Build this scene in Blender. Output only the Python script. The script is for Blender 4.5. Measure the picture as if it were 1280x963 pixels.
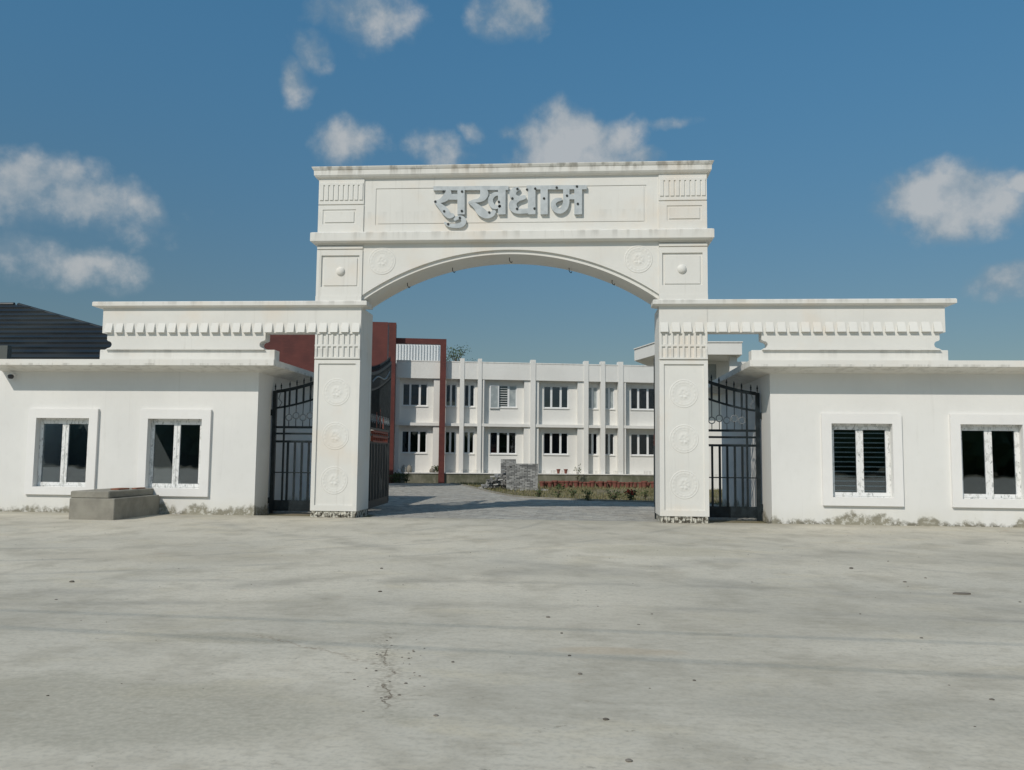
import bpy, math, random
from mathutils import Vector, Matrix, noise
R_ = math.radians
random.seed(7)
for o in list(bpy.data.objects): bpy.data.objects.remove(o)
scene = bpy.context.scene
COL = scene.collection

# ------------------------------------------------------------------ camera
IW, IH, F = 1280.0, 963.0, 1052.0
YAW, PITCH, ROLL = R_(4.31), R_(4.86), R_(0.58)
CAM = Vector((1.67, -20.67, 1.55))
fw = Vector((-math.sin(YAW)*math.cos(PITCH), math.cos(YAW)*math.cos(PITCH), math.sin(PITCH)))
r0 = Vector((math.cos(YAW), math.sin(YAW), 0)); u0 = r0.cross(fw)
rt = math.cos(ROLL)*r0 + math.sin(ROLL)*u0
up = -math.sin(ROLL)*r0 + math.cos(ROLL)*u0
cd = bpy.data.cameras.new('camera'); cam = bpy.data.objects.new('camera', cd); COL.objects.link(cam)
cam.matrix_world = Matrix(((rt.x, up.x, -fw.x, CAM.x), (rt.y, up.y, -fw.y, CAM.y), (rt.z, up.z, -fw.z, CAM.z), (0, 0, 0, 1)))
cd.sensor_fit = 'HORIZONTAL'; cd.sensor_width = 36.0; cd.lens = F/IW*36.0
cd.clip_start = 0.1; cd.clip_end = 5000
scene.camera = cam
scene.render.resolution_x = 1024; scene.render.resolution_y = 770
def ray(px, py):
    return fw + (px-IW/2)/F*rt - (py-IH/2)/F*up
def on_y(px, py, y):
    d = ray(px, py); t = (y-CAM.y)/d.y; return CAM + t*d

# ------------------------------------------------------------------ sky and sun
SUN_AZ, SUN_EL = R_(30), R_(41)      # the sun stands behind the viewer and to the left
world = bpy.data.worlds.new('World'); scene.world = world; world.use_nodes = True
nt = world.node_tree; N = nt.nodes; L = nt.links
for n in list(N): N.remove(n)
def math_node(op, a, b=None, c=None, clamp=False):
    n = N.new('ShaderNodeMath'); n.operation = op; n.use_clamp = clamp
    for i, v in enumerate((a, b, c)):
        if v is None: continue
        if isinstance(v, (int, float)): n.inputs[i].default_value = v
        else: L.new(v, n.inputs[i])
    return n.outputs[0]
sky = N.new('ShaderNodeTexSky'); sky.sky_type = 'NISHITA'; sky.sun_disc = False
sky.sun_elevation = SUN_EL; sky.sun_rotation = math.pi + SUN_AZ
sky.air_density = 1.0; sky.dust_density = 0.6; sky.ozone_density = 1.5; sky.altitude = 100
tc = N.new('ShaderNodeTexCoord'); sep = N.new('ShaderNodeSeparateXYZ'); L.new(tc.outputs['Generated'], sep.inputs[0])
el = math_node('ARCSINE', sep.outputs[2]); az = math_node('ARCTAN2', sep.outputs[0], sep.outputs[1])
# a dusty lower sky, the same all the way round
hz = N.new('ShaderNodeMapRange'); hz.interpolation_type = 'SMOOTHSTEP'
hz.inputs[1].default_value = 0.0; hz.inputs[2].default_value = 0.62; hz.inputs[3].default_value = 1.0; hz.inputs[4].default_value = 0.0
L.new(el, hz.inputs[0])
tint = N.new('ShaderNodeMixRGB'); tint.blend_type = 'MIX'
L.new(hz.outputs[0], tint.inputs[0]); tint.inputs[1].default_value = (0.55, 1.04, 1.10, 1); tint.inputs[2].default_value = (0.42, 0.43, 0.405, 1)
skyc = N.new('ShaderNodeMixRGB'); skyc.blend_type = 'MULTIPLY'; skyc.inputs[0].default_value = 1
L.new(sky.outputs[0], skyc.inputs[1]); L.new(tint.outputs[0], skyc.inputs[2])
# clouds: (az, el) ellipses broken up by noise; those of the photograph plus a field added out of view
nz = N.new('ShaderNodeTexNoise'); nz.inputs['Scale'].default_value = 11; nz.inputs['Detail'].default_value = 9; nz.inputs['Roughness'].default_value = 0.58
L.new(tc.outputs['Generated'], nz.inputs['Vector'])
nz2 = N.new('ShaderNodeTexNoise'); nz2.inputs['Scale'].default_value = 38; nz2.inputs['Detail'].default_value = 6
L.new(tc.outputs['Generated'], nz2.inputs['Vector'])
CL = [(90, 250, 112, 38, 1.05), (150, 262, 50, 30, .8), (45, 325, 95, 34, .55), (455, 22, 66, 40, .9), (390, 70, 34, 24, .7), (366, 104, 26, 28, .95), (640, 14, 56, 34, .85),
      (436, 180, 46, 32, .75), (542, 190, 40, 28, .7), (586, 166, 20, 16, .28), (645, 172, 40, 14, .34), (716, 186, 72, 46, 1.35), (800, 198, 40, 18, .6),
      (846, 156, 40, 13, .42), (1186, 250, 74, 40, 1.15), (1284, 222, 20, 14, .7), (1254, 356, 52, 26, .8)]
ell = []
for px, py, a, b, s in CL:
    d = ray(px, py).normalized()
    ell.append((math.atan2(d.x, d.y), math.asin(d.z), a/F, b/F, s))
# ragged outlines: the directions are warped before the ellipses are measured
wn = N.new('ShaderNodeTexNoise'); wn.inputs['Scale'].default_value = 16; wn.inputs['Detail'].default_value = 4
L.new(tc.outputs['Generated'], wn.inputs['Vector'])
ws = N.new('ShaderNodeSeparateColor'); L.new(wn.outputs['Color'], ws.inputs[0])
azw = math_node('ADD', az, math_node('MULTIPLY_ADD', ws.outputs[0], .06, -.03)); elw = math_node('ADD', el, math_node('MULTIPLY_ADD', ws.outputs[1], .04, -.02))
tot = None
for a0, e0, a, b, s in ell:
    if a0 > math.pi: a0 -= 2*math.pi
    dx = math_node('MULTIPLY_ADD', azw, 1/a, -a0/a); dz = math_node('MULTIPLY_ADD', elw, 1/b, -e0/b)
    q = math_node('MULTIPLY_ADD', dx, dx, math_node('MULTIPLY', dz, dz))
    m = math_node('MULTIPLY_ADD', q, -0.55, 0.42 + 0.55*s)
    tot = m if tot is None else math_node('MAXIMUM', tot, m)
# unseen broken cumulus, added outside the view to lift the fill light
nf = N.new('ShaderNodeTexNoise'); nf.inputs['Scale'].default_value = 3.1; nf.inputs['Detail'].default_value = 3; L.new(tc.outputs['Generated'], nf.inputs['Vector'])
out = N.new('ShaderNodeMapRange'); out.interpolation_type = 'SMOOTHSTEP'
ca = math_node('COSINE', math_node('ADD', az, YAW)); ce = math_node('COSINE', math_node('SUBTRACT', el, .1))
L.new(math_node('MULTIPLY', ca, ce), out.inputs[0]); out.inputs[1].default_value = .80; out.inputs[2].default_value = .55; out.inputs[3].default_value = -2.0; out.inputs[4].default_value = 0.0
fld = math_node('ADD', math_node('MULTIPLY_ADD', nf.outputs[0], 5.0, -2.1), out.outputs[0])
tot = math_node('MAXIMUM', tot, fld)
tot = math_node('MINIMUM', math_node('MAXIMUM', tot, -1.0), 1.1)
den = math_node('ADD', tot, math_node('MULTIPLY_ADD', nz.outputs[0], 2.3, -1.33))
den = math_node('ADD', den, math_node('MULTIPLY_ADD', nz2.outputs[0], 0.5, -0.25))
cov = N.new('ShaderNodeMapRange'); cov.interpolation_type = 'SMOOTHSTEP'
cov.inputs[1].default_value = 0.0; cov.inputs[2].default_value = 0.78; cov.inputs[3].default_value = 0; cov.inputs[4].default_value = 0.80
L.new(den, cov.inputs[0])
# billows: brighter where the cloud thins towards the sun side above
va = N.new('ShaderNodeVectorMath'); va.operation = 'ADD'; L.new(tc.outputs['Generated'], va.inputs[0]); va.inputs[1].default_value = (-.016, 0, .034)
nz3 = N.new('ShaderNodeTexNoise'); nz3.inputs['Scale'].default_value = 11; nz3.inputs['Detail'].default_value = 9; nz3.inputs['Roughness'].default_value = 0.58
L.new(va.outputs[0], nz3.inputs['Vector'])
lit = math_node('MULTIPLY', math_node('SUBTRACT', nz.outputs[0], nz3.outputs[0]), 3.0)
cc = N.new('ShaderNodeMapRange'); cc.inputs[1].default_value = 0.1; cc.inputs[2].default_value = 1.15; cc.inputs[3].default_value = 0; cc.inputs[4].default_value = 1
L.new(math_node('ADD', den, lit), cc.inputs[0])
cr = N.new('ShaderNodeMixRGB'); L.new(cc.outputs[0], cr.inputs[0])
cr.inputs[1].default_value = (2.2, 2.95, 3.6, 1); cr.inputs[2].default_value = (5.0, 5.1, 5.1, 1)
mix = N.new('ShaderNodeMixRGB'); L.new(cov.outputs[0], mix.inputs[0]); L.new(skyc.outputs[0], mix.inputs[1]); L.new(cr.outputs[0], mix.inputs[2])
bg = N.new('ShaderNodeBackground'); bg.inputs['Strength'].default_value = 0.1; L.new(mix.outputs[0], bg.inputs['Color'])
wo = N.new('ShaderNodeOutputWorld'); L.new(bg.outputs[0], wo.inputs['Surface'])
sd = bpy.data.lights.new('sun', 'SUN'); sd.energy = 2.85; sd.angle = R_(0.5); sd.color = (1.0, 0.925, 0.83)
sun = bpy.data.objects.new('sun', sd); COL.objects.link(sun)
sun.rotation_euler = (math.pi/2 - SUN_EL, 0, -SUN_AZ); sun.location = (-15, -30, 30)
vs = scene.view_settings; vs.view_transform = 'Standard'; vs.look = 'None'; vs.exposure = 0.0; vs.gamma = 1.0; vs.use_curve_mapping = False
scene.render.engine = 'CYCLES'

# ------------------------------------------------------------------ materials
class Mat:
    def __init__(s, name, rough=.6, spec=.3):
        s.m = bpy.data.materials.new(name); s.m.use_nodes = True; s.t = s.m.node_tree; s.n = s.t.nodes; s.l = s.t.links
        s.b = s.n['Principled BSDF']; s.b.inputs['Roughness'].default_value = rough; s.b.inputs['Specular IOR Level'].default_value = spec
        s.geo = s.n.new('ShaderNodeNewGeometry'); s.pos = s.geo.outputs['Position']
    def new(s, t): return s.n.new(t)
    def noise(s, scale, detail=5, stretch=(1, 1, 1), rough=.55, src=None, off=(0, 0, 0)):
        mp = s.new('ShaderNodeMapping'); mp.inputs['Scale'].default_value = stretch; mp.inputs['Location'].default_value = off
        s.l.new(src or s.pos, mp.inputs['Vector'])
        n = s.new('ShaderNodeTexNoise'); n.inputs['Scale'].default_value = scale; n.inputs['Detail'].default_value = detail; n.inputs['Roughness'].default_value = rough
        s.l.new(mp.outputs[0], n.inputs['Vector']); return n.outputs[0]
    def rng(s, v, a, b, c=0.0, d=1.0, smooth=True):
        m = s.new('ShaderNodeMapRange'); m.interpolation_type = 'SMOOTHSTEP' if smooth else 'LINEAR'
        for i, x in enumerate((a, b, c, d)): m.inputs[i+1].default_value = x
        s.l.new(v, m.inputs[0]); return m.outputs[0]
    def math(s, op, a, b=None, c=None):
        n = s.new('ShaderNodeMath'); n.operation = op
        for i, v in enumerate((a, b, c)):
            if v is None: continue
            if isinstance(v, (int, float)): n.inputs[i].default_value = v
            else: s.l.new(v, n.inputs[i])
        return n.outputs[0]
    def mix(s, f, a, b, mode='MIX'):
        n = s.new('ShaderNodeMixRGB'); n.blend_type = mode
        for i, v in enumerate((f, a, b)):
            if isinstance(v, (int, float)): n.inputs[i].default_value = v
            elif isinstance(v, tuple): n.inputs[i].default_value = (*v, 1)
            else: s.l.new(v, n.inputs[i])
        return n.outputs[0]
    def xyz(s):
        q = s.new('ShaderNodeSeparateXYZ'); s.l.new(s.pos, q.inputs[0]); return q.outputs
    def color(s, c):
        if isinstance(c, tuple): s.b.inputs['Base Color'].default_value = (*c, 1)
        else: s.l.new(c, s.b.inputs['Base Color'])
        return s
    def bump(s, h, strength=.3, dist=.01):
        b = s.new('ShaderNodeBump'); b.inputs['Strength'].default_value = strength; b.inputs['Distance'].default_value = dist
        s.l.new(h, b.inputs['Height']); s.l.new(b.outputs[0], s.b.inputs['Normal']); return s
    def rough(s, v): s.l.new(v, s.b.inputs['Roughness']); return s

def white_wall(name, col, streak=.5, base_stain=0.0, warm=0.0, zlist=()):
    m = Mat(name, .75, .25)
    c = m.mix(m.rng(m.noise(.55, 4), .35, .7), col, tuple(x*.94 for x in col))
    c = m.mix(m.math('MULTIPLY', m.rng(m.noise(7, 6, (1, 1, .6)), .5, .8), .10), c, (.50, .49, .44))
    st = m.rng(m.noise(9, 5, (1, 1, .045)), .56, .74)
    st = m.math('MULTIPLY', st, m.rng(m.noise(.7, 2, off=(5, 2, 1)), .4, .62))
    c = m.mix(m.math('MULTIPLY', st, .22*streak), c, (.34, .32, .27))
    x, y, z = m.xyz()
    for (z0, z1, f) in zlist:      # rain streaks and grime that start at ledges
        g = m.math('MULTIPLY', m.rng(z, z0, z1), m.rng(z, z1+.005, z1+.012, 1, 0))
        s2 = m.math('MULTIPLY', m.rng(m.noise(5, 6, (1, 1, .12), off=(z0, 0, 3)), .46, .66), g)
        c = m.mix(m.math('MULTIPLY', s2, f), c, (.20, .19, .16))
    if warm:
        w = m.math('MULTIPLY', m.rng(m.noise(.9, 3, off=(9, 4, 0)), .5, .72), warm)
        c = m.mix(w, c, (.72, .58, .43))
    if base_stain:
        n1 = m.noise(1.1, 3, (1, 1, .4), off=(2.2, 0, 0)); n2 = m.noise(9, 6, (1, 1, 1.0), rough=.7)
        hgt = m.math('ADD', m.math('MULTIPLY', n1, .95), m.math('MULTIPLY', n2, .32))
        lim = m.math('SUBTRACT', hgt, .43)      # height of the damp line
        dd = m.math('SUBTRACT', lim, z)
        k = m.math('MULTIPLY', m.rng(dd, -.02, .13), m.rng(n2, .38, .52, .35, 1))
        c = m.mix(m.math('MULTIPLY', k, base_stain), c, (.125, .115, .085))
        k2 = m.math('MULTIPLY', m.rng(z, .02, .55, 1, 0), m.rng(n1, .3, .6))
        c = m.mix(m.math('MULTIPLY', k2, .35), c, (.60, .57, .45))
    m.color(c); m.bump(m.noise(45, 3), .12, .004)
    return m.m
WHITE = (.80, .79, .755)
M = {}
M['gate'] = white_wall('gate_paint', (.735, .725, .685), 1.0, 0, .25, ((6.86, 7.18, .30), (8.55, 8.87, .62), (5.25, 5.42, .3), (3.9, 4.2, .2), (7.3, 7.72, .12)))
M['wall'] = white_wall('guard_paint', (.755, .75, .725), .5, .97, 0)
M['slab'] = white_wall('slab_paint', (.75, .735, .69), 1.4, 0, .15, ((3.55, 3.80, .38),))
M['rear'] = white_wall('rear_paint', (.765, .755, .72), .5, 0, .0, ((.3, .75, .35), (6.9, 7.2, .2)))
M['surround'] = white_wall('surround_paint', (.80, .79, .77), .3)
m = Mat('rough_plinth', .9, .2)
c = m.mix(m.rng(m.noise(14, 5), .4, .6), (.62, .60, .52), (.10, .09, .07)); m.color(c).bump(m.noise(22, 5), 1, .03); M['rubble'] = m.m

m = Mat('concrete', .82, .25)
n_big = m.noise(.32, 5, (1, .8, 1)); n_med = m.noise(1.3, 7, (1, .75, 1), off=(3, 1, 0)); n_fin = m.noise(26, 6); n_gr = m.noise(170, 2)
c = m.mix(m.rng(n_big, .36, .66), (.63, .58, .475), (.54, .505, .42))
c = m.mix(m.math('MULTIPLY', m.rng(n_med, .46, .68), .52), c, (.35, .318, .25))
c = m.mix(m.math('MULTIPLY', m.rng(m.noise(.8, 4, (1, 2.2, 1), off=(20, 4, 0)), .52, .70), .6), c, (.60, .54, .41))
c = m.mix(m.math('MULTIPLY', m.rng(m.noise(3.2, 7, (.7, 1, 1), off=(7, 9, 0), rough=.72), .60, .74), .45), c, (.28, .25, .19))
c = m.mix(m.math('MULTIPLY', m.rng(n_fin, .42, .75), .30), c, (.24, .235, .21))
c = m.mix(m.math('MULTIPLY', m.rng(n_gr, .55, .8), .3), c, (.55, .54, .50))
x, y, z = m.xyz()
wob = m.math('MULTIPLY_ADD', m.noise(1.6, 6, rough=.7), 1.1, -.55)
def stroke(x, y, nx, ny, c0, w, wobk):     # a worn line on the slab: |nx*x+ny*y+c0+wobble| < w
    d = m.math('ADD', m.math('ADD', m.math('MULTIPLY', x, nx), m.math('MULTIPLY', y, ny)), m.math('MULTIPLY_ADD', wob, wobk, c0))
    return m.rng(m.math('ABSOLUTE', d), 0, w, 1, 0)
# chips and scars, in clusters
chip = m.math('MULTIPLY', m.rng(m.noise(6, 8, (.6, 1, 1), off=(1, 40, 0), rough=.75), .60, .66), m.rng(m.noise(.55, 3, off=(12, 3, 0)), .43, .58))
c = m.mix(m.math('MULTIPLY', chip, .7), c, (.20, .175, .13))
# broad traffic-darkened patches
c = m.mix(m.math('MULTIPLY', m.rng(m.noise(.22, 4, (.7, 1.5, 1), off=(4, 17, 0)), .42, .66), .42), c, (.35, .325, .265))
mot = m.noise(11, 7, (.55, 1, 1), off=(3, 3, 0), rough=.68)
c = m.mix(m.math('MULTIPLY', m.rng(mot, .48, .70), .34), c, (.30, .27, .21))
c = m.mix(m.math('MULTIPLY', m.rng(mot, .50, .32), .22), c, (.66, .62, .53))
# old oil and mud stains
def blot(cx, cy, rx, ry, f, col):
    global c
    dx = m.math('DIVIDE', m.math('SUBTRACT', x, cx), rx); dy = m.math('DIVIDE', m.math('SUBTRACT', y, cy), ry)
    q = m.math('ADD', m.math('MULTIPLY', dx, dx), m.math('MULTIPLY', dy, dy))
    q = m.math('ADD', q, m.math('MULTIPLY', m.math('SUBTRACT', n_med, .5), 3.2))
    k = m.math('MULTIPLY', m.rng(q, .35, 1.25, 1, 0), m.rng(n_fin, .25, .55, .55, 1))
    c = m.mix(m.math('MULTIPLY', k, f), c, col)
blot(-1.3, -15.6, 1.9, .75, .48, (.31, .29, .225)); blot(3.7, -15.1, 1.2, .5, .34, (.33, .315, .265)); blot(-1.2, -13.6, .75, .22, .45, (.30, .27, .20))
blot(2.0, -13.7, .55, .16, .45, (.45, .36, .25)); blot(3.1, -6.2, 1.3, .8, .4, (.36, .33, .24)); blot(-4.5, -8.2, 2.2, .8, .3, (.42, .37, .28)); blot(5.8, -12.4, 1.5, .5, .25, (.34, .325, .27))
# settlement crack
ck = m.math('MULTIPLY', stroke(x, y, .975, .22, 2.88, .016, .42), m.math('MULTIPLY', m.rng(y, -16.0, -15.2), m.rng(y, -13.6, -13.1, 1, 0)))
c = m.mix(m.math('MULTIPLY', ck, m.rng(m.noise(3, 4), .42, .6)), c, (.17, .14, .105))
ck2 = m.math('MULTIPLY', stroke(x, y, .975, .22, 2.88, .16, .42), m.math('MULTIPLY', m.rng(y, -15.7, -14.9), m.rng(y, -13.7, -12.9, 1, 0)))
c = m.mix(m.math('MULTIPLY', m.math('MULTIPLY', ck2, m.rng(n_fin, .40, .6)), .42), c, (.24, .20, .14))
ck3 = m.math('MULTIPLY', stroke(x, y, .55, .84, 11.9, .05, .5), m.math('MULTIPLY', m.rng(x, -1.3, -.8), m.rng(x, .1, .4, 1, 0)))
c = m.mix(m.math('MULTIPLY', m.math('MULTIPLY', ck3, m.rng(n_fin, .40, .6)), .5), c, (.26, .19, .13))
# tyre marks turning in through the gate: arcs
def arc(cx, cy, r, w):
    dx = m.math('SUBTRACT', x, cx); dy = m.math('SUBTRACT', y, cy)
    q = m.math('SQRT', m.math('ADD', m.math('MULTIPLY', dx, dx), m.math('MULTIPLY', dy, dy)))
    q = m.math('SUBTRACT', m.math('ADD', q, m.math('MULTIPLY', wob, .12)), r)
    return m.rng(m.math('ABSOLUTE', q), 0, w, 1, 0)
for cx, cy, r, w, f in ((-9.5, 1.0, 8.9, .13, .34), (-9.5, 1.0, 10.5, .13, .30), (-12.0, 6, 17.6, .16, .26), (-12.0, 6, 16.1, .16, .22), (13.5, 2, 12.2, .16, .24), (13.5, 2, 10.6, .16, .2), (2, -42, 30.3, .2, .3), (2, -42, 31.9, .2, .26), (-20, 30, 44.5, .5, .3), (25, 28, 43.5, .5, .25)):
    a_ = m.math('MULTIPLY', arc(cx, cy, r, w), m.rng(m.noise(.7, 4, off=(r, cx, 0)), .38, .6))
    c = m.mix(m.math('MULTIPLY', a_, f), c, (.19, .185, .17))
# rusty scuffs
rb = m.math('MULTIPLY', m.rng(m.noise(1.4, 4, (1, 1.6, 1), off=(31, 8, 0)), .66, .78), .35)
c = m.mix(rb, c, (.42, .28, .17))
# damp grime along the foot of the walls
c = m.mix(m.math('MULTIPLY', m.rng(m.math('ADD', y, m.math('MULTIPLY', wob, 1.0)), -.8, .1), .45), c, (.30, .28, .22))
m.color(c); m.rough(m.rng(n_med, .3, .7, .72, .9))
m.bump(m.math('ADD', m.math('MULTIPLY', n_fin, .10), m.math('MULTIPLY', n_med, 2.0)), .3, .012); M['concrete'] = m.m

m = Mat('earth', .95, .1)
c = m.mix(m.rng(m.noise(.5, 6), .35, .65), (.20, .17, .115), (.13, .13, .065)); c = m.mix(m.rng(m.noise(6, 6), .4, .7), c, (.24, .205, .15))
m.color(c).bump(m.noise(8, 6), .7, .05); M['earth'] = m.m
m = Mat('paver', .85, .2)
ri = m.geo.outputs['Random Per Island']
c = m.mix(ri, (.27, .265, .245), (.46, .45, .41)); c = m.mix(m.math('MULTIPLY', m.rng(m.noise(.6, 5), .45, .65), .5), c, (.34, .32, .28)); m.color(c).bump(m.noise(60, 3), .3, .004); M['paver'] = m.m
m = Mat('stacked_block', .9, .15)
c = m.mix(m.geo.outputs['Random Per Island'], (.13, .132, .13), (.40, .40, .385)); m.color(c).bump(m.noise(40, 4), .5, .01); M['block'] = m.m
m = Mat('block_cement', .9, .15)
c = m.mix(m.rng(m.noise(2.2, 6), .35, .65), (.31, .295, .25), (.235, .222, .19)); c = m.mix(m.math('MULTIPLY', m.rng(m.noise(9, 5), .55, .7), .5), c, (.30, .285, .25))
m.color(c).bump(m.noise(30, 5), .6, .012); M['cement'] = m.m
m = Mat('brick_red', .9, .15); m.color(m.mix(m.rng(m.noise(20, 4), .4, .6), (.30, .13, .08), (.22, .10, .07))); M['brick'] = m.m
m = Mat('plinth_grime', .9, .15)
c = m.mix(m.rng(m.noise(1.2, 6), .35, .65), (.20, .195, .15), (.12, .125, .085)); c = m.mix(m.math('MULTIPLY', m.rng(m.noise(5, 6, (1, 1, .4)), .5, .7), .6), c, (.27, .26, .21))
m.color(c).bump(m.noise(12, 5), .5, .02); M['plinth'] = m.m
m = Mat('red_cladding', .55, .35)
c = m.mix(m.rng(m.noise(1.5, 5), .35, .65), (.130, .038, .031), (.098, .030, .026)); c = m.mix(m.math('MULTIPLY', m.rng(m.noise(14, 4, (.2, .2, 1)), .5, .7), .3), c, (.18, .055, .042)); m.color(c); M['red'] = m.m
m = Mat('iron', .5, .3)
c = m.mix(m.rng(m.noise(6, 5), .4, .65), (.006, .011, .014), (.014, .022, .027)); m.color(c); M['iron'] = m.m
m = Mat('lighter_iron', .45, .4); m.color((.045, .055, .06)); M['iron2'] = m.m  # lighter tone for every third main-leaf bar, making vertical stripes
m = Mat('rust_red_iron', .6, .3); m.color(m.mix(m.rng(m.noise(15, 4), .4, .65), (.30, .075, .045), (.20, .055, .04))); M['rustred'] = m.m
m = Mat('steel_grey', .4, .5); m.color((.16, .18, .19)); M['scroll'] = m.m
m = Mat('upvc', .4, .4)
fl = m.math('MULTIPLY', m.rng(m.noise(11, 5, (1, 1, .55), rough=.7), .5, .6), .55)
c = m.mix(fl, (.80, .80, .79), (.42, .43, .40)); c = m.mix(m.math('MULTIPLY', m.rng(m.noise(16, 5, (1, 1, .5), off=(4, 4, 4)), .6, .66), .6), c, (.20, .22, .22)); m.color(c); M['upvc'] = m.m
m = Mat('white_frame', .4, .4); m.color((.76, .77, .77)); M['frame'] = m.m
m = Mat('grille_bar', .5, .4); m.color((.80, .83, .84)); M['bar'] = m.m
def glass(name, tintc, alpha):
    m = Mat(name, .03, .5)
    tr = m.new('ShaderNodeBsdfTransparent'); tr.inputs[0].default_value = (*tintc, 1)
    gl = m.new('ShaderNodeBsdfGlossy'); gl.inputs['Roughness'].default_value = .02; gl.inputs['Color'].default_value = (.9, .95, 1, 1)
    nz_ = m.noise(1.3, 2)
    bp = m.new('ShaderNodeBump'); bp.inputs['Strength'].default_value = .06; bp.inputs['Distance'].default_value = .03; m.l.new(nz_, bp.inputs['Height']); m.l.new(bp.outputs[0], gl.inputs['Normal'])
    fr = m.new('ShaderNodeFresnel'); fr.inputs[0].default_value = 1.5
    f2 = m.math('MULTIPLY_ADD', fr.outputs[0], 1.3, alpha)
    mx = m.new('ShaderNodeMixShader'); m.l.new(f2, mx.inputs[0]); m.l.new(tr.outputs[0], mx.inputs[1]); m.l.new(gl.outputs[0], mx.inputs[2])
    m.l.new(mx.outputs[0], m.n['Material Output'].inputs['Surface']); return m.m
M['glass'] = glass('window_glass', (.78, .84, .86), .07)
M['glass2'] = glass('far_glass', (.35, .42, .45), .06)
m = Mat('frosted_glass', .35, .4); m.color(m.mix(m.rng(m.noise(3, 3), .4, .6), (.30, .34, .35), (.40, .44, .44))); M['frost'] = m.m
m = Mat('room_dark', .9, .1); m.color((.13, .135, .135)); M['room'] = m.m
m = Mat('sign_grey', .55, .35)
c = m.mix(m.rng(m.noise(5, 4), .4, .65), (.50, .535, .55), (.42, .455, .47)); m.color(c); M['letter'] = m.m
m = Mat('dark_stud', .6, .3); m.color((.03, .035, .035)); M['stud'] = m.m
m = Mat('roof_metal', .32, .5)
c = m.mix(m.rng(m.noise(.8, 5, (.3, 1, 1)), .38, .65), (.007, .011, .015), (.022, .028, .030)); m.color(c); m.rough(m.rng(m.noise(1.5, 4, (.3, 1, 1)), .3, .7, .4, .6)); m.bump(m.noise(1.2, 3, (.25, 1, 1)), .6, .08); M['roof'] = m.m
m = Mat('grey_render', .85, .2); m.color((.115, .125, .12)); M['greywall'] = m.m
m = Mat('terracotta', .85, .2); m.color(m.mix(m.geo.outputs['Random Per Island'], (.17, .058, .046), (.25, .11, .085))); M['terra'] = m.m
m = Mat('soil', .95, .1); m.color((.06, .045, .03)); M['soil'] = m.m
def leafmat(name, a, b):
    m = Mat(name, .6, .3); c = m.mix(m.geo.outputs['Random Per Island'], a, b); m.color(c); return m.m
M['leaf'] = leafmat('leaf', (.035, .065, .02), (.085, .12, .04))
M['dry'] = leafmat('dry_grass', (.11, .12, .045), (.26, .22, .12))
M['flower'] = leafmat('flower', (.50, .06, .04), (.62, .12, .08))
m = Mat('bark', .9, .1); m.color((.10, .08, .06)); M['bark'] = m.m
m = Mat('sack', .9, .1); m.color(m.mix(m.rng(m.noise(6, 4), .4, .6), (.55, .54, .50), (.38, .36, .31))); M['sack'] = m.m
m = Mat('sheet_metal', .4, .4); m.color((.72, .74, .74)); M['sheet'] = m.m
m = Mat('camera_plastic', .4, .4); m.color((.05, .05, .055)); M['plastic'] = m.m
m = Mat('stone', .9, .15); m.color(m.mix(m.geo.outputs['Random Per Island'], (.09, .08, .065), (.24, .22, .19))); M['stone'] = m.m
m = Mat('cable_rubber', .6, .3); m.color((.02, .02, .02)); M['cable'] = m.m

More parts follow.
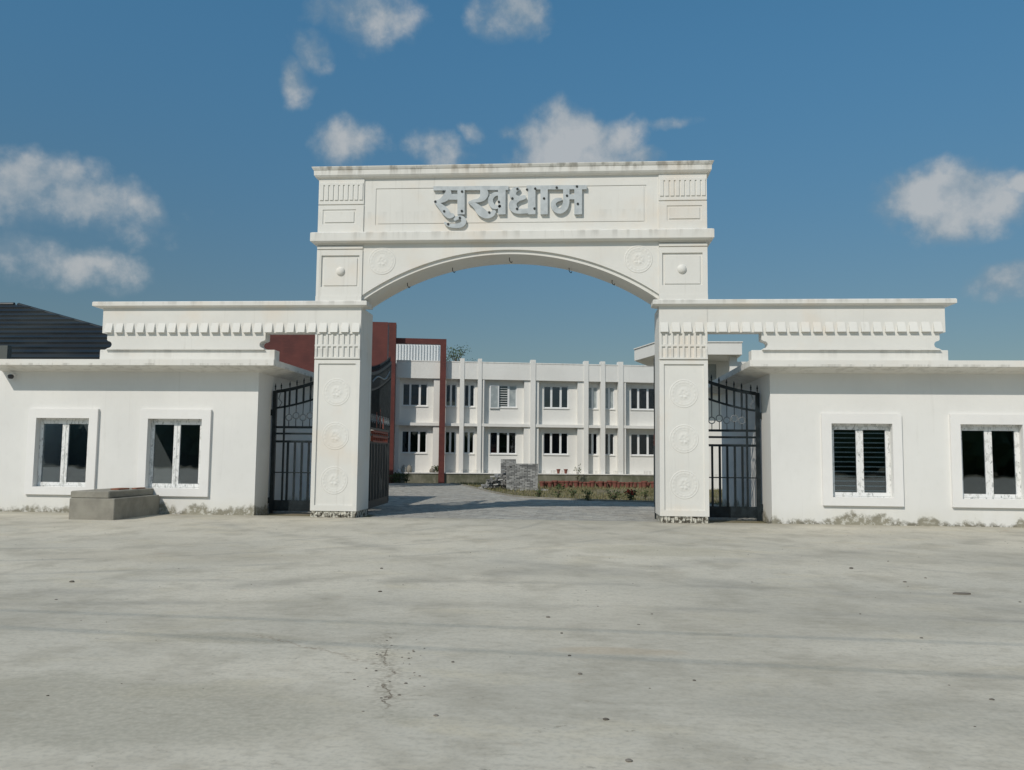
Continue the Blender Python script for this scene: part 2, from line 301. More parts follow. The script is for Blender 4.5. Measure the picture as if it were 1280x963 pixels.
# ------------------------------------------------------------------ mesh helpers
OFF = {}
def thing(name, label, cat, loc=(0, 0, 0), rz=0, group=None, local=False):
    o = bpy.data.objects.new(name, None); COL.objects.link(o); o.location = loc; o.rotation_euler = (0, 0, rz); o.empty_display_size = .2
    tag(o, label, cat, group); OFF[o.name] = Vector((0, 0, 0)) if local else Vector(loc); return o
def tag(o, label=None, cat=None, group=None, kind=None):
    if label: o['label'] = label
    if cat: o['category'] = cat
    if group: o['group'] = group
    if kind: o['kind'] = kind
    return o
class MB:
    def __init__(s): s.v = []; s.f = []
    def add(s, vs, fs):
        k = len(s.v); s.v += [tuple(p) for p in vs]; s.f += [tuple(i+k for i in f) for f in fs]; return s
    def box(s, x0, x1, y0, y1, z0, z1):
        if x0 > x1: x0, x1 = x1, x0
        return s.add([(x0, y0, z0), (x1, y0, z0), (x1, y1, z0), (x0, y1, z0), (x0, y0, z1), (x1, y0, z1), (x1, y1, z1), (x0, y1, z1)],
                     [(0, 3, 2, 1), (4, 5, 6, 7), (0, 1, 5, 4), (1, 2, 6, 5), (2, 3, 7, 6), (3, 0, 4, 7)])
    def bbox(s, x0, x1, y0, y1, z0, z1, b):      # box with chamfered edges
        pr = [(-b, z0), (0, z0+b), (0, z1-b), (-b, z1)]
        return s.ring(min(x0, x1), max(x0, x1), y0, y1, pr, cut=b)
    def ring(s, x0, x1, y0, y1, prof, cut=0):    # rectangular rings: (outward offset, z)
        base = len(s.v); n = 8 if cut else 4
        for o, z in prof:
            X0, X1, Y0, Y1 = x0-o, x1+o, y0-o, y1+o
            if cut: s.v += [(X0+cut, Y0, z), (X1-cut, Y0, z), (X1, Y0+cut, z), (X1, Y1-cut, z), (X1-cut, Y1, z), (X0+cut, Y1, z), (X0, Y1-cut, z), (X0, Y0+cut, z)]
            else: s.v += [(X0, Y0, z), (X1, Y0, z), (X1, Y1, z), (X0, Y1, z)]
        for i in range(len(prof)-1):
            for k in range(n):
                a = base+i*n+k; b = base+i*n+(k+1) % n
                s.f.append((a, b, b+n, a+n))
        s.f.append(tuple(base+k for k in reversed(range(n))))
        e = base+(len(prof)-1)*n; s.f.append(tuple(e+k for k in range(n))); return s
    def prism(s, poly, y0, y1):                  # polygon in x,z extruded along y
        n = len(poly); b = len(s.v)
        s.v += [(x, y0, z) for x, z in poly] + [(x, y1, z) for x, z in poly]
        s.f.append(tuple(b+i for i in range(n))); s.f.append(tuple(b+n+i for i in reversed(range(n))))
        for i in range(n): j = (i+1) % n; s.f.append((b+i, b+n+i, b+n+j, b+j))
        return s
    def plan(s, poly, z0, z1):                   # polygon in x,y extruded along z
        n = len(poly); b = len(s.v)
        s.v += [(x, y, z0) for x, y in poly] + [(x, y, z1) for x, y in poly]
        s.f.append(tuple(b+i for i in reversed(range(n)))); s.f.append(tuple(b+n+i for i in range(n)))
        for i in range(n): j = (i+1) % n; s.f.append((b+i, b+j, b+n+j, b+n+i))
        return s
    def relief(s, xs, zs, fn, yb):               # stepped facade: fn(xc, zc) -> front y, or None for an opening
        nx, nz = len(xs)-1, len(zs)-1
        D = [[fn((xs[i]+xs[i+1])/2, (zs[j]+zs[j+1])/2) for j in range(nz)] for i in range(nx)]
        def q(*p): s.add(p, [(0, 1, 2, 3)])
        for i in range(nx):
            for j in range(nz):
                d = D[i][j]
                if d is None: continue
                a, b, c, e = xs[i], xs[i+1], zs[j], zs[j+1]
                q((a, d, c), (b, d, c), (b, d, e), (a, d, e)); q((b, yb, c), (a, yb, c), (a, yb, e), (b, yb, e))
                for di, dj in ((1, 0), (-1, 0), (0, 1), (0, -1)):
                    I, J = i+di, j+dj
                    o = D[I][J] if 0 <= I < nx and 0 <= J < nz else None
                    o = yb if o is None else o
                    if o <= d: continue
                    if di == 1: q((b, d, c), (b, o, c), (b, o, e), (b, d, e))
                    elif di == -1: q((a, o, c), (a, d, c), (a, d, e), (a, o, e))
                    elif dj == 1: q((a, d, e), (b, d, e), (b, o, e), (a, o, e))
                    else: q((a, o, c), (b, o, c), (b, d, c), (a, d, c))
        return s
    def tube(s, path, r, n=6, cap=True):
        path = [Vector(p) for p in path]; b = len(s.v); m = len(path)
        rr = r if isinstance(r, (list, tuple)) else [r]*m
        for i, p in enumerate(path):
            d = (path[min(i+1, m-1)]-path[max(i-1, 0)]).normalized()
            a = Vector((0, 0, 1)) if abs(d.z) < .9 else Vector((0, 1, 0))
            e1 = d.cross(a).normalized(); e2 = d.cross(e1)
            for k in range(n):
                t = 2*math.pi*k/n; s.v.append(tuple(p + rr[i]*(math.cos(t)*e1 + math.sin(t)*e2)))
        for i in range(m-1):
            for k in range(n):
                s.f.append((b+i*n+k, b+i*n+(k+1) % n, b+(i+1)*n+(k+1) % n, b+(i+1)*n+k))
        if cap: s.f.append(tuple(b+k for k in range(n))); s.f.append(tuple(b+(m-1)*n+k for k in reversed(range(n))))
        return s
    def lathe(s, prof, c=(0, 0, 0), n=12):
        b = len(s.v)
        for r, z in prof:
            for k in range(n): t = 2*math.pi*k/n; s.v.append((c[0]+r*math.cos(t), c[1]+r*math.sin(t), c[2]+z))
        for i in range(len(prof)-1):
            for k in range(n): s.f.append((b+i*n+k, b+i*n+(k+1) % n, b+(i+1)*n+(k+1) % n, b+(i+1)*n+k))
        s.f.append(tuple(b+k for k in reversed(range(n)))); e = b+(len(prof)-1)*n; s.f.append(tuple(e+k for k in range(n))); return s
    def mesh(s, name, mat, c):
        me = bpy.data.meshes.new(name); me.from_pydata([(x-c[0], y-c[1], z-c[2]) for x, y, z in s.v], [], s.f); me.materials.append(mat); me.update(); return me
    def build(s, name, mat, parent=None, smooth=False, origin=None):
        if origin is None:
            xs = [p[0] for p in s.v]; ys = [p[1] for p in s.v]; zs = [p[2] for p in s.v]
            origin = ((min(xs)+max(xs))/2, (min(ys)+max(ys))/2, min(zs))
        me = s.mesh(name, mat, origin)
        if smooth:
            for p in me.polygons: p.use_smooth = True
        return place(name, me, origin, parent)
def place(name, me, at, parent=None, rz=0):
    o = bpy.data.objects.new(name, me); COL.objects.link(o); at = Vector(at)
    if parent is not None: o.parent = parent; o.location = at - OFF[parent.name]
    else: o.location = at
    o.rotation_euler = (0, 0, rz); OFF[o.name] = at; return o
def copy_thing(src, loc, rz=0, scale=None):
    c = src.copy(); COL.objects.link(c); c.location = loc; c.rotation_euler = (0, 0, rz)
    if scale: c.scale = (scale,)*3
    for ch in src.children:
        d = ch.copy(); COL.objects.link(d); d.parent = c
        for g in ch.children:
            e = g.copy(); COL.objects.link(e); e.parent = d
    return c
def catmull(p, k=6):
    out = []
    for i in range(len(p)-1):
        a = p[max(i-1, 0)]; b = p[i]; c = p[i+1]; d = p[min(i+2, len(p)-1)]
        for j in range(k):
            t = j/k
            out.append(tuple(.5*((2*b[n]) + (-a[n]+c[n])*t + (2*a[n]-5*b[n]+4*c[n]-d[n])*t*t + (-a[n]+3*b[n]-3*c[n]+d[n])*t**3) for n in range(len(b))))
    out.append(tuple(p[-1])); return out

# ------------------------------------------------------------------ ground
tag(MB().add([(-1500, -1500, -.03), (1500, -1500, -.03), (1500, 1500, -.03), (-1500, 1500, -.03)], [(0, 1, 2, 3)]).build('ground', M['earth']), kind='structure')
tag(MB().box(-60, 60, -60, .32, -.3, 0).build('forecourt', M['concrete']), kind='structure')
edge = [(6.0, 9.1), (4.38, 9.46), (2.0, 10.1), (.6, 10.9), (-.42, 11.9), (-1.5, 14.5), (-2.77, 18.9), (-4.0, 23.2), (-5.3, 26.9)]
road = MB().plan([(-14, .33), (6.4, .33), (6.4, 9.0)] + edge + [(-14, 25.4)], -.029, -.02)
road = tag(road.build('inner_road', M['earth']), kind='structure')
def edge_y(x):     # far edge of the paving at x
    if x < -5.3: return 26.9 + (x+5.3)*.18
    for (xa, ya), (xb, yb) in zip(edge, edge[1:]):
        if xb <= x <= xa: return ya + (yb-ya)*(x-xa)/(xb-xa)
    return 9.1
pv = MB(); rr = random.Random(5)
PW, PD = .235, .125
row = 0; yy = .34
while yy < 27:
    xx = -9.5 + (row % 2)*PW/2
    while xx < 6.3:
        if yy + PD < edge_y(xx) and (xx > -7 or yy > 7.5) and not (abs(xx) > 3.6 and yy < 1.25):
            g = .006; h = -.004 + rr.uniform(-.004, .004); a = rr.uniform(-.004, .004)
            x0, x1, y0, y1 = xx+g, xx+PW-g, yy+g, yy+PD-g
            pv.add([(x0, y0, -.02), (x1, y0, -.02), (x1, y1, -.02), (x0, y1, -.02), (x0, y0, h), (x1, y0, h+a), (x1, y1, h+a), (x0, y1, h)],
                   [(4, 5, 6, 7), (0, 1, 5, 4), (1, 2, 6, 5), (2, 3, 7, 6), (3, 0, 4, 7)])
        xx += PW
    yy += PD; row += 1
tag(pv.build('pavers', M['paver'], road), kind='stuff')
kb = MB(); ke = catmull([(a, b) for a, b in edge], 4)
for (xa, ya), (xb, yb) in zip(ke, ke[1:]):
    d = Vector((xb-xa, yb-ya, 0)).normalized(); n = Vector((d.y, -d.x, 0))*.05
    kb.add([(xa-n.x, ya-n.y, -.03), (xb-n.x, yb-n.y, -.03), (xb+n.x, yb+n.y, -.03), (xa+n.x, ya+n.y, -.03),
            (xa-n.x, ya-n.y, .05), (xb-n.x, yb-n.y, .05), (xb+n.x, yb+n.y, .05), (xa+n.x, ya+n.y, .05)], [(4, 5, 6, 7), (0, 1, 5, 4), (2, 3, 7, 6), (1, 2, 6, 5), (3, 0, 4, 7)])
tag(kb.build('kerb', M['cement']), kind='structure')

# ------------------------------------------------------------------ entrance gate
GD = 1.2
gate = thing('entrance_gate', 'tall white arched entrance gate with carved pillars and long toothed side beams', 'gate')
# relief medallion, shared by all eight
def medallion(r):
    b = MB(); NR, NT = 26, 72
    def h(q, t):
        z = .0
        z += .013*math.exp(-((q-.94)/.035)**2) + .006*math.exp(-((q-.62)/.05)**2)
        if .66 < q < .9: z += .012*max(0, math.sin(math.pi*(q-.66)/.24))*(.35+.65*abs(math.sin(9*t)))
        if q < .6:
            z += .013*(1-(q/.6)**2)*(.5+.7*noise.noise((q*7*math.cos(t), q*7*math.sin(t), 3.1))) + .008*math.exp(-((q-.27)/.1)**2)*abs(math.cos(3*t+.4))
        return z
    for i in range(NR+1):
        q = i/NR
        for k in range(NT):
            t = 2*math.pi*k/NT; b.v.append((r*q*math.cos(t), -h(q, t) if i < NR else .004, r+r*q*math.sin(t)))
    for i in range(NR):
        for k in range(NT):
            b.f.append((i*NT+k, i*NT+(k+1) % NT, (i+1)*NT+(k+1) % NT, (i+1)*NT+k))
    me = b.mesh('medallion', M['gate'], (0, 0, 0))
    for p in me.polygons: p.use_smooth = True
    return me
med = medallion(.355)
flute = MB().bbox(-.029, .029, -.030, .01, 0, .28, .005).mesh('flute', M['gate'], (0, 0, 0))
dm = MB()      # wedge: flush at the top, thick at the bottom
dm.add([(-.098, -.085, 0), (.098, -.085, 0), (.098, .02, 0), (-.098, .02, 0), (-.095, -.048, .12), (.095, -.048, .12), (-.09, -.004, .245), (.09, -.004, .245), (.09, .02, .25), (-.09, .02, .25)],
       [(0, 3, 2, 1), (0, 1, 5, 4), (4, 5, 7, 6), (6, 7, 8, 9), (1, 2, 8, 7, 5), (3, 0, 4, 6, 9), (2, 3, 9, 8)])
dent = dm.mesh('dentil', M['gate'], (0, 0, 0))
reed = MB().bbox(-.046, .046, -.022, .01, 0, .40, .005).mesh('reed', M['gate'], (0, 0, 0))
boss_p = MB()
boss_p.v = []; 
for i in range(8):
    q = i/7*math.pi/2
    for k in range(24):
        t = 2*math.pi*k/24; boss_p.v.append((.115*math.sin(q)*math.cos(t), -.075*math.cos(q)+.004, .115+.115*math.sin(q)*math.sin(t)))
for i in range(7):
    for k in range(24): boss_p.f.append((i*24+k, i*24+(k+1) % 24, (i+1)*24+(k+1) % 24, (i+1)*24+k))
boss = boss_p.mesh('boss', M['gate'], (0, 0, 0))
for p in boss.polygons: p.use_smooth = True

def mirx(s, lst): return sorted([s*v for v in lst])
A, B = 3.72, 4.89
for s in (-1, 1):
    # pillar: sunk front panel, band, two rows of flutes
    xs = mirx(s, [A, 3.83, 4.79, B]); zs = [.16, .30, 3.84, 3.93, 3.955, 5.27]
    def fn(x, z):
        ax = abs(x)
        if 3.83 < ax < 4.79 and .30 < z < 3.84: return .035
        if 3.93 < z < 3.955: return .02
        return 0.0
    pil = MB().relief(xs, zs, fn, GD).build('pillar', M['gate'], gate)
    rb = MB(); rr = random.Random(2+s)
    rb.box(s*(A+.02), s*(B-.02), .03, GD, -.02, .16)
    xx = A+.02
    while xx < B-.05:
        w = rr.uniform(.05, .10); rb.bbox(s*xx, s*min(xx+w, B-.01), rr.uniform(-.02, .005), .06, rr.uniform(-.02, 0), rr.uniform(.10, .165), .012); xx += w+.008
    rb.build('pillar_foot', M['rubble'], pil)
    cx = s*4.305
    for zc in (3.12, 2.02, .915):
        place('medallion', med, (s*4.31, .036, zc-.355), pil)
    for z0, z1 in ((3.96, 4.0), (4.27, 4.32), (4.59, 4.622)): MB().box(s*(A+.005), s*(B-.003), -.0305, .01, z0, z1).build('band', M['gate'], pil)
    for k in range(9):
        for z0 in (3.995, 4.315): place('flute', flute, (s*(A+.034) + s*k*.1375, 0, z0), pil)
    # wing: beam over the wicket, parapet over the guard room, coping, teeth
    X0, XI, XE = 4.885, 6.18, 10.50
    beam = MB().box(s*X0, s*XI, 0, .32, 4.62, 5.27).build('wing_beam', M['gate'], gate)
    pb = MB()
    # upper wall with its scooped ends
    def scoop(xc, z0, z1, sg):     # quarter-round bites
        out = []
        for k in range(9):
            t = -math.pi/2 + math.pi*k/8
            out.append((xc + sg*.10*math.cos(t), (z0+z1)/2 + (z1-z0)/2*math.sin(t)))
        return out
    poly = [(XI, 5.27), (XI, 4.44)] + list(reversed(scoop(XI+.05, 4.23, 4.41, 1))) + [(XI+.02, 4.19), (10.40, 4.19)] + scoop(10.33, 4.23, 4.41, -1) + [(10.36, 4.44), (10.36, 4.62), (XE, 4.62), (XE, 5.27)]
    poly = [(s*x, z) for x, z in poly]
    if s > 0: poly = poly[::-1]
    pb.prism(poly, 0, .32)
    par = pb.build('wing_parapet', M['gate'], gate)
    MB().bbox(s*5.95, s*10.58, .07, .42, 3.90, 4.195, .01).build('parapet_ledge', M['gate'], par)
    MB().ring(min(s*3.68, s*10.62), max(s*3.68, s*10.62), 0, .34, [(0, 5.268), (.03, 5.275), (.10, 5.30), (.12, 5.31), (.12, 5.40), (.10, 5.42), (.02, 5.43)]).build('wing_coping', M['gate'], gate)
    # teeth
    k = 0; x = 3.84
    while x < 10.45:
        own = pil if x < B-.05 else (beam if x < XI-.02 else par)
        place('dentil', dent, (s*x, 0, 4.625), own); x += .2815
    # pylon above
    xs = mirx(s, [A, 3.80, 3.92, 4.78, 4.83, B+.01]); zs = [5.42, 5.55, 5.70, 5.79, 6.60, 6.74, 6.77, 6.84, 6.87, 6.95, 7.16, 7.41, 7.79, 7.90, 7.93, 7.97, 8.50, 8.62]
    def fn(x, z):
        ax = abs(x)
        if z < 5.55: return -.055
        if 5.79 < z < 6.60 and 3.80 < ax < 4.78: return .01
        if 6.74 < z < 6.77 or 6.84 < z < 6.87: return .012
        if 7.41 < z < 7.79 and 3.92 < ax < 4.78: return -.012
        if 7.90 < z < 7.93: return .0
        return -.03
    pyl = MB().relief(xs, zs, fn, GD).build('pylon', M['gate'], gate)
    MB().relief(mirx(s, [3.97, 4.72]), [7.46, 7.74], lambda x, z: -.032, .0).build('panel', M['gate'], pyl)
    MB().relief(mirx(s, [3.86, 4.72]), [5.83, 6.53], lambda x, z: -.012, .02).build('panel', M['gate'], pyl)
    place('boss', boss, (s*4.28, -.012, 6.19-.115), pyl)
    MB().box(s*(A+.03), s*(B-.02), -.053, -.02, 8.425, 8.48).build('band', M['gate'], pyl)
    for k in range(9): place('reed', reed, (s*(A+.075) + s*k*.128, -.03, 8.03), pyl)
    place('medallion', med, (s*3.22, 0.0, 6.45-.355), gate)
# arch span
RAD, ZA = 6.505, 6.62
def arc_e(x): return ZA - RAD + math.sqrt((RAD+.10)**2 - x*x)
def arc_z(x): return ZA - RAD + math.sqrt(RAD*RAD - x*x)
NA = 48; xs = [-3.719 + 7.438*i/NA for i in range(NA+1)]
sp = MB()
for a, b in zip(xs, xs[1:]):
    za, zb = arc_e(a), arc_e(b)
    sp.add([(a, .001, za), (b, .001, zb), (b, .001, 6.95), (a, .001, 6.95)], [(0, 1, 2, 3)])
    sp.add([(a, GD-.001, za), (b, GD-.001, zb), (b, GD-.001, 6.95), (a, GD-.001, 6.95)], [(3, 2, 1, 0)])
    sp.add([(a, .001, za), (a, GD-.001, za), (b, GD-.001, zb), (b, .001, zb)], [(0, 1, 2, 3)])
span = sp.build('arch_span', M['gate'], gate)
tr = MB()
for a, b in zip(xs, xs[1:]):
    za, zb = arc_z(a), arc_z(b)
    tr.add([(a, .06, za), (b, .06, zb), (b, .06, arc_e(b)+.01), (a, .06, arc_e(a)+.01), (a, GD-.03, za), (b, GD-.03, zb), (b, GD-.03, arc_e(b)+.01), (a, GD-.03, arc_e(a)+.01)],
           [(0, 1, 2, 3), (0, 4, 5, 1), (5, 4, 7, 6)])
tr.build('arch_moulding', M['gate'], span)
xs2 = [-3.719, -3.42, -3.36, 3.36, 3.42, 3.719]; zs2 = [6.951, 7.16, 7.385, 7.42, 8.30, 8.335, 8.60]
def fnl(x, z):
    if abs(x) < 3.42 and 7.385 < z < 8.335: return .018
    return .002
lin = MB().relief(xs2, zs2, fnl, GD-.001).build('lintel', M['gate'], gate)
MB().relief([-3.36, 3.36], [7.42, 8.30], lambda x, z: .004, .03).build('name_panel', M['gate'], lin)
# cornices
MB().ring(-B, B, 0, GD, [(.04, 6.905), (.12, 6.915), (.155, 6.94), (.16, 6.95), (.16, 7.15), (.15, 7.165), (.10, 7.185), (.01, 7.20)]).build('mid_cornice', M['gate'], gate)
MB().ring(-B, B, 0, GD, [(.0, 8.59), (.05, 8.60), (.09, 8.625), (.115, 8.66), (.12, 8.665), (.125, 8.79), (.14, 8.80), (.17, 8.855), (.172, 8.875), (.0, 8.90)]).build('top_cornice', M['gate'], gate)
# hooks under the arch
for x, y in ((-1.53, .75), (-.02, .45), (1.5, .9), (2.6, .7), (-2.7, .7)):
    z = arc_z(x)
    MB().tube([(x, y, z+.01), (x, y, z-.07), (x+.03, y, z-.12), (x+.06, y, z-.13), (x+.07, y, z-.09)], .011, 5).build('ceiling_hook', M['stud'], span)

# ------------------------------------------------------------------ name in raised letters
sign = thing('name_sign', 'raised pale grey Devanagari name letters fixed on the arch panel', 'sign', (0, -.002, 7.3))
def PA(x, y): p = on_y(535 + x/12.8, 228 + y/12.8, 0); return (p.x, p.z)
def PB(x, y): p = on_y(625 + x/11.13, 228 + y/11.13, 0); return (p.x, p.z)
SA, SB = 1/12.8/50.2, 1/11.13/50.2
LAYER = [0]
def ribbon(mb, pts, wid, conv, sc, smooth=True, k=5):
    q = [(*conv(*p), w*sc) for p, w in zip(pts, wid)]
    if smooth and len(q) > 2: q = catmull(q, k)
    Lf, Rt = [], []
    for i, (x, z, w) in enumerate(q):
        a = q[max(i-1, 0)]; b = q[min(i+1, len(q)-1)]
        d = Vector((b[0]-a[0], b[1]-a[1])).normalized(); n = Vector((-d.y, d.x))
        Lf.append((x+n.x*w/2, z+n.y*w/2)); Rt.append((x-n.x*w/2, z-n.y*w/2))
    LAYER[0] += 1
    yf = -.078 - .0006*(LAYER[0] % 9)
    for i in range(len(q)-1): mb.prism([Rt[i], Rt[i+1], Lf[i+1], Lf[i]], yf, .003)
    for e, sgn in ((0, -1), (len(q)-1, 1)):      # rounded ends for curved strokes
        if smooth and len(q) > 3:
            x, z, w = q[e]; LAYER[0] += 1; yc = -.078 - .0006*(LAYER[0] % 9)
            mb.prism([(x+w/2*math.cos(2*math.pi*t/14), z+w/2*math.sin(2*math.pi*t/14)) for t in range(14)], yc, .003)
LET = {}
def letter(strokes, conv, sc):
    mb = MB()
    for st in strokes:
        pts, wid = st[0], st[1]
        if not isinstance(wid, list): wid = [wid]*len(pts)
        ribbon(mb, pts, wid, conv, sc, smooth=len(pts) > 2)
    return mb.build('letter', M['letter'], sign)
letter([([(95, 112), (598, 112)], 66), ([(535, 100), (535, 528)], 118),
        ([(322, 130), (330, 190), (285, 265), (195, 318), (125, 325)], [62, 108, 112, 66, 44]),
        ([(125, 330), (205, 395), (280, 475), (345, 545), (395, 545)], [44, 86, 118, 96, 70]),
        ([(290, 248), (480, 250)], 92)], PA, SA)
letter([([(440, 605), (505, 575), (565, 600), (575, 655), (520, 700), (420, 712), (330, 695), (280, 665)], [50, 66, 76, 80, 80, 66, 52, 34])], PA, SA)
letter([([(600, 108), (1290, 106)], 66), ([(1185, 95), (1185, 526)], 122),
        ([(885, 125), (905, 195), (880, 262), (815, 305), (735, 318), (665, 342)], [100, 134, 110, 66, 52, 34]),
        ([(670, 338), (770, 395), (850, 480), (935, 535), (1020, 525), (1060, 490)], [40, 94, 138, 118, 92, 64]),
        ([(1150, 205), (1080, 205), (1020, 255), (1005, 325), (1040, 390), (1090, 412), (1150, 400)], [50, 66, 76, 82, 74, 66, 50])], PA, SA)
letter([([(372, 86), (520, 86)], 56), ([(443, 75), (443, 456)], 106),
        ([(250, 105), (205, 125), (180, 175), (205, 225), (270, 238), (335, 222)], [58, 80, 96, 92, 70, 62]),
        ([(275, 240), (205, 275), (180, 335), (205, 385), (270, 415), (405, 408)], [60, 92, 112, 100, 72, 66])], PB, SB)
letter([([(520, 86), (700, 85)], 56), ([(615, 75), (615, 456)], 102)], PB, SB)
letter([([(700, 84), (1205, 82)], 58),
        ([(922, 95), (922, 200), (920, 300), (890, 375), (825, 412), (765, 380), (742, 310), (785, 262), (850, 250)], [88, 88, 90, 90, 76, 74, 70, 62, 40]),
        ([(950, 216), (1050, 216)], 70), ([(1088, 75), (1088, 456)], 108)], PB, SB)
studm = MB().tube([(0, .004, .0), (0, -.012, .0)], .030, 10).mesh('stud', M['stud'], (0, 0, 0))
for conv, lst in ((PA, [(258, 168), (552, 165), (126, 326), (266, 480), (548, 476), (516, 586), (1138, 330), (985, 498), (330, 684)]),
                  (PB, [(245, 108), (378, 118), (492, 104), (176, 240), (240, 384), (482, 380), (614, 240), (790, 90), (932, 202), (1070, 74), (1082, 315)])):
    for q in lst:
        x, z = conv(*q); place('stud', studm, (x, -.084, z), sign)

# ------------------------------------------------------------------ guard rooms
def guard_room(s, label):
    XA, XB = 6.43, (16.0)
    WY = .30
    g = thing('guard_room', label, 'building', (s*9.6, WY, 0))
    wins = [(7.86, 9.29), (10.87, 12.30)]
    Z0, Z1 = .655, 2.43
    cuts = [XA, 7.86, 9.29, 10.87, 12.30, XB]
    def fn(x, z):
        for a, b in wins:
            if a < abs(x) < b and Z0 < z < Z1: return None
        return WY
    wl = MB().relief(mirx(s, cuts), [-.02, Z0, Z1, 3.68], fn, WY+.23)
    wl.build('front_wall', M['wall'], g)
    MB().box(s*XA, s*(XA+.23), WY+.231, 7.2, -.02, 3.68).build('side_wall', M['wall'], g)
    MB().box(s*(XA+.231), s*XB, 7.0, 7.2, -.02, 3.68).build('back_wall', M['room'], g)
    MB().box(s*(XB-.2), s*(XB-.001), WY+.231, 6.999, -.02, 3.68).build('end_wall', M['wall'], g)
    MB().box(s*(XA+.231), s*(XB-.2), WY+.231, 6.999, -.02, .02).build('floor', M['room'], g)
    # roof slab: upright fascia, soffit rising outwards
    xo = 13.36 if s < 0 else 16.4
    a, b = sorted((s*5.83, s*xo)); wa, wb = sorted((s*XA, s*(xo if s < 0 else XB)))
    sl = MB()
    sl.v = [(wa+.01, WY+.01, 3.64), (wb-.01, WY+.01, 3.64), (wb-.01, 7.2, 3.64), (wa+.01, 7.2, 3.64), (a, -.31, 3.755), (b, -.31, 3.755), (b, 7.7, 3.755), (a, 7.7, 3.755),
            (a, -.31, 3.905), (b, -.31, 3.905), (b, 7.7, 3.905), (a, 7.7, 3.905)]
    sl.f = [(0, 3, 2, 1), (8, 9, 10, 11)] + [(i, (i+1) % 4, 4+(i+1) % 4, 4+i) for i in range(4)] + [(4+i, 4+(i+1) % 4, 8+(i+1) % 4, 8+i) for i in range(4)]
    sl.build('roof_slab', M['slab'], g)
    for wi, (x0, x1) in enumerate(wins):
        e0, e1 = (x0-.23, x1+.22)
        sur = MB().relief(mirx(s, [e0, x0, x1, e1]), [Z0-.20, Z0, Z1, Z1+.24], lambda x, z: None if (x0 < abs(x) < x1 and Z0 < z < Z1) else WY-.075, WY+.002).build('window_surround', M['surround'], g)
        a, b = sorted((s*x0, s*x1)); mid = (a+b)/2
        fy0, fy1 = WY+.10, WY+.16
        fr = MB().relief([a-.005, a+.035, mid-.012, mid+.012, b-.035, b+.005], [Z0-.005, Z0+.035, Z1-.075, Z1+.005],
                         lambda x, z: None if ((a+.035 < x < mid-.012 or mid+.012 < x < b-.035) and Z0+.035 < z < Z1-.075) else fy0+.012, fy1+.02).build('window', M['upvc'], g)
        for (p, q) in ((a+.03, mid-.008), (mid+.008, b-.03)):
            zt, zb = Z1-.07, Z0+.03; w = .085
            MB().relief([p, p+w*.8, q-w, q], [zb, zb+w, zt-w*.9, zt], lambda x, z: None if (p+w*.8 < x < q-w and zb+w < z < zt-w*.9) else fy0, fy1).build('sash', M['upvc'], fr)
            MB().box(p+w*.8-.006, q-w+.006, fy0+.022, fy0+.028, zb+w-.006, zt-w*.9+.006).build('pane', M['glass'], fr)
        if s > 0 and wi == 0:
            for k in range(14):
                z = Z0+.14 + k*.1165
                MB().box(a+.05, b-.05, fy1+.045, fy1+.060, z, z+.024).build('grille_bar', M['bar'], fr)
            MB().box(mid-.012, mid+.012, fy1+.058, fy1+.066, Z0+.02, Z1-.05).build('grille_bar', M['bar'], fr)
    return g
guard_room(-1, 'white flat-roofed guard room behind the concrete step block')
guard_room(1, 'white flat-roofed guard room with horizontal bars in one window')

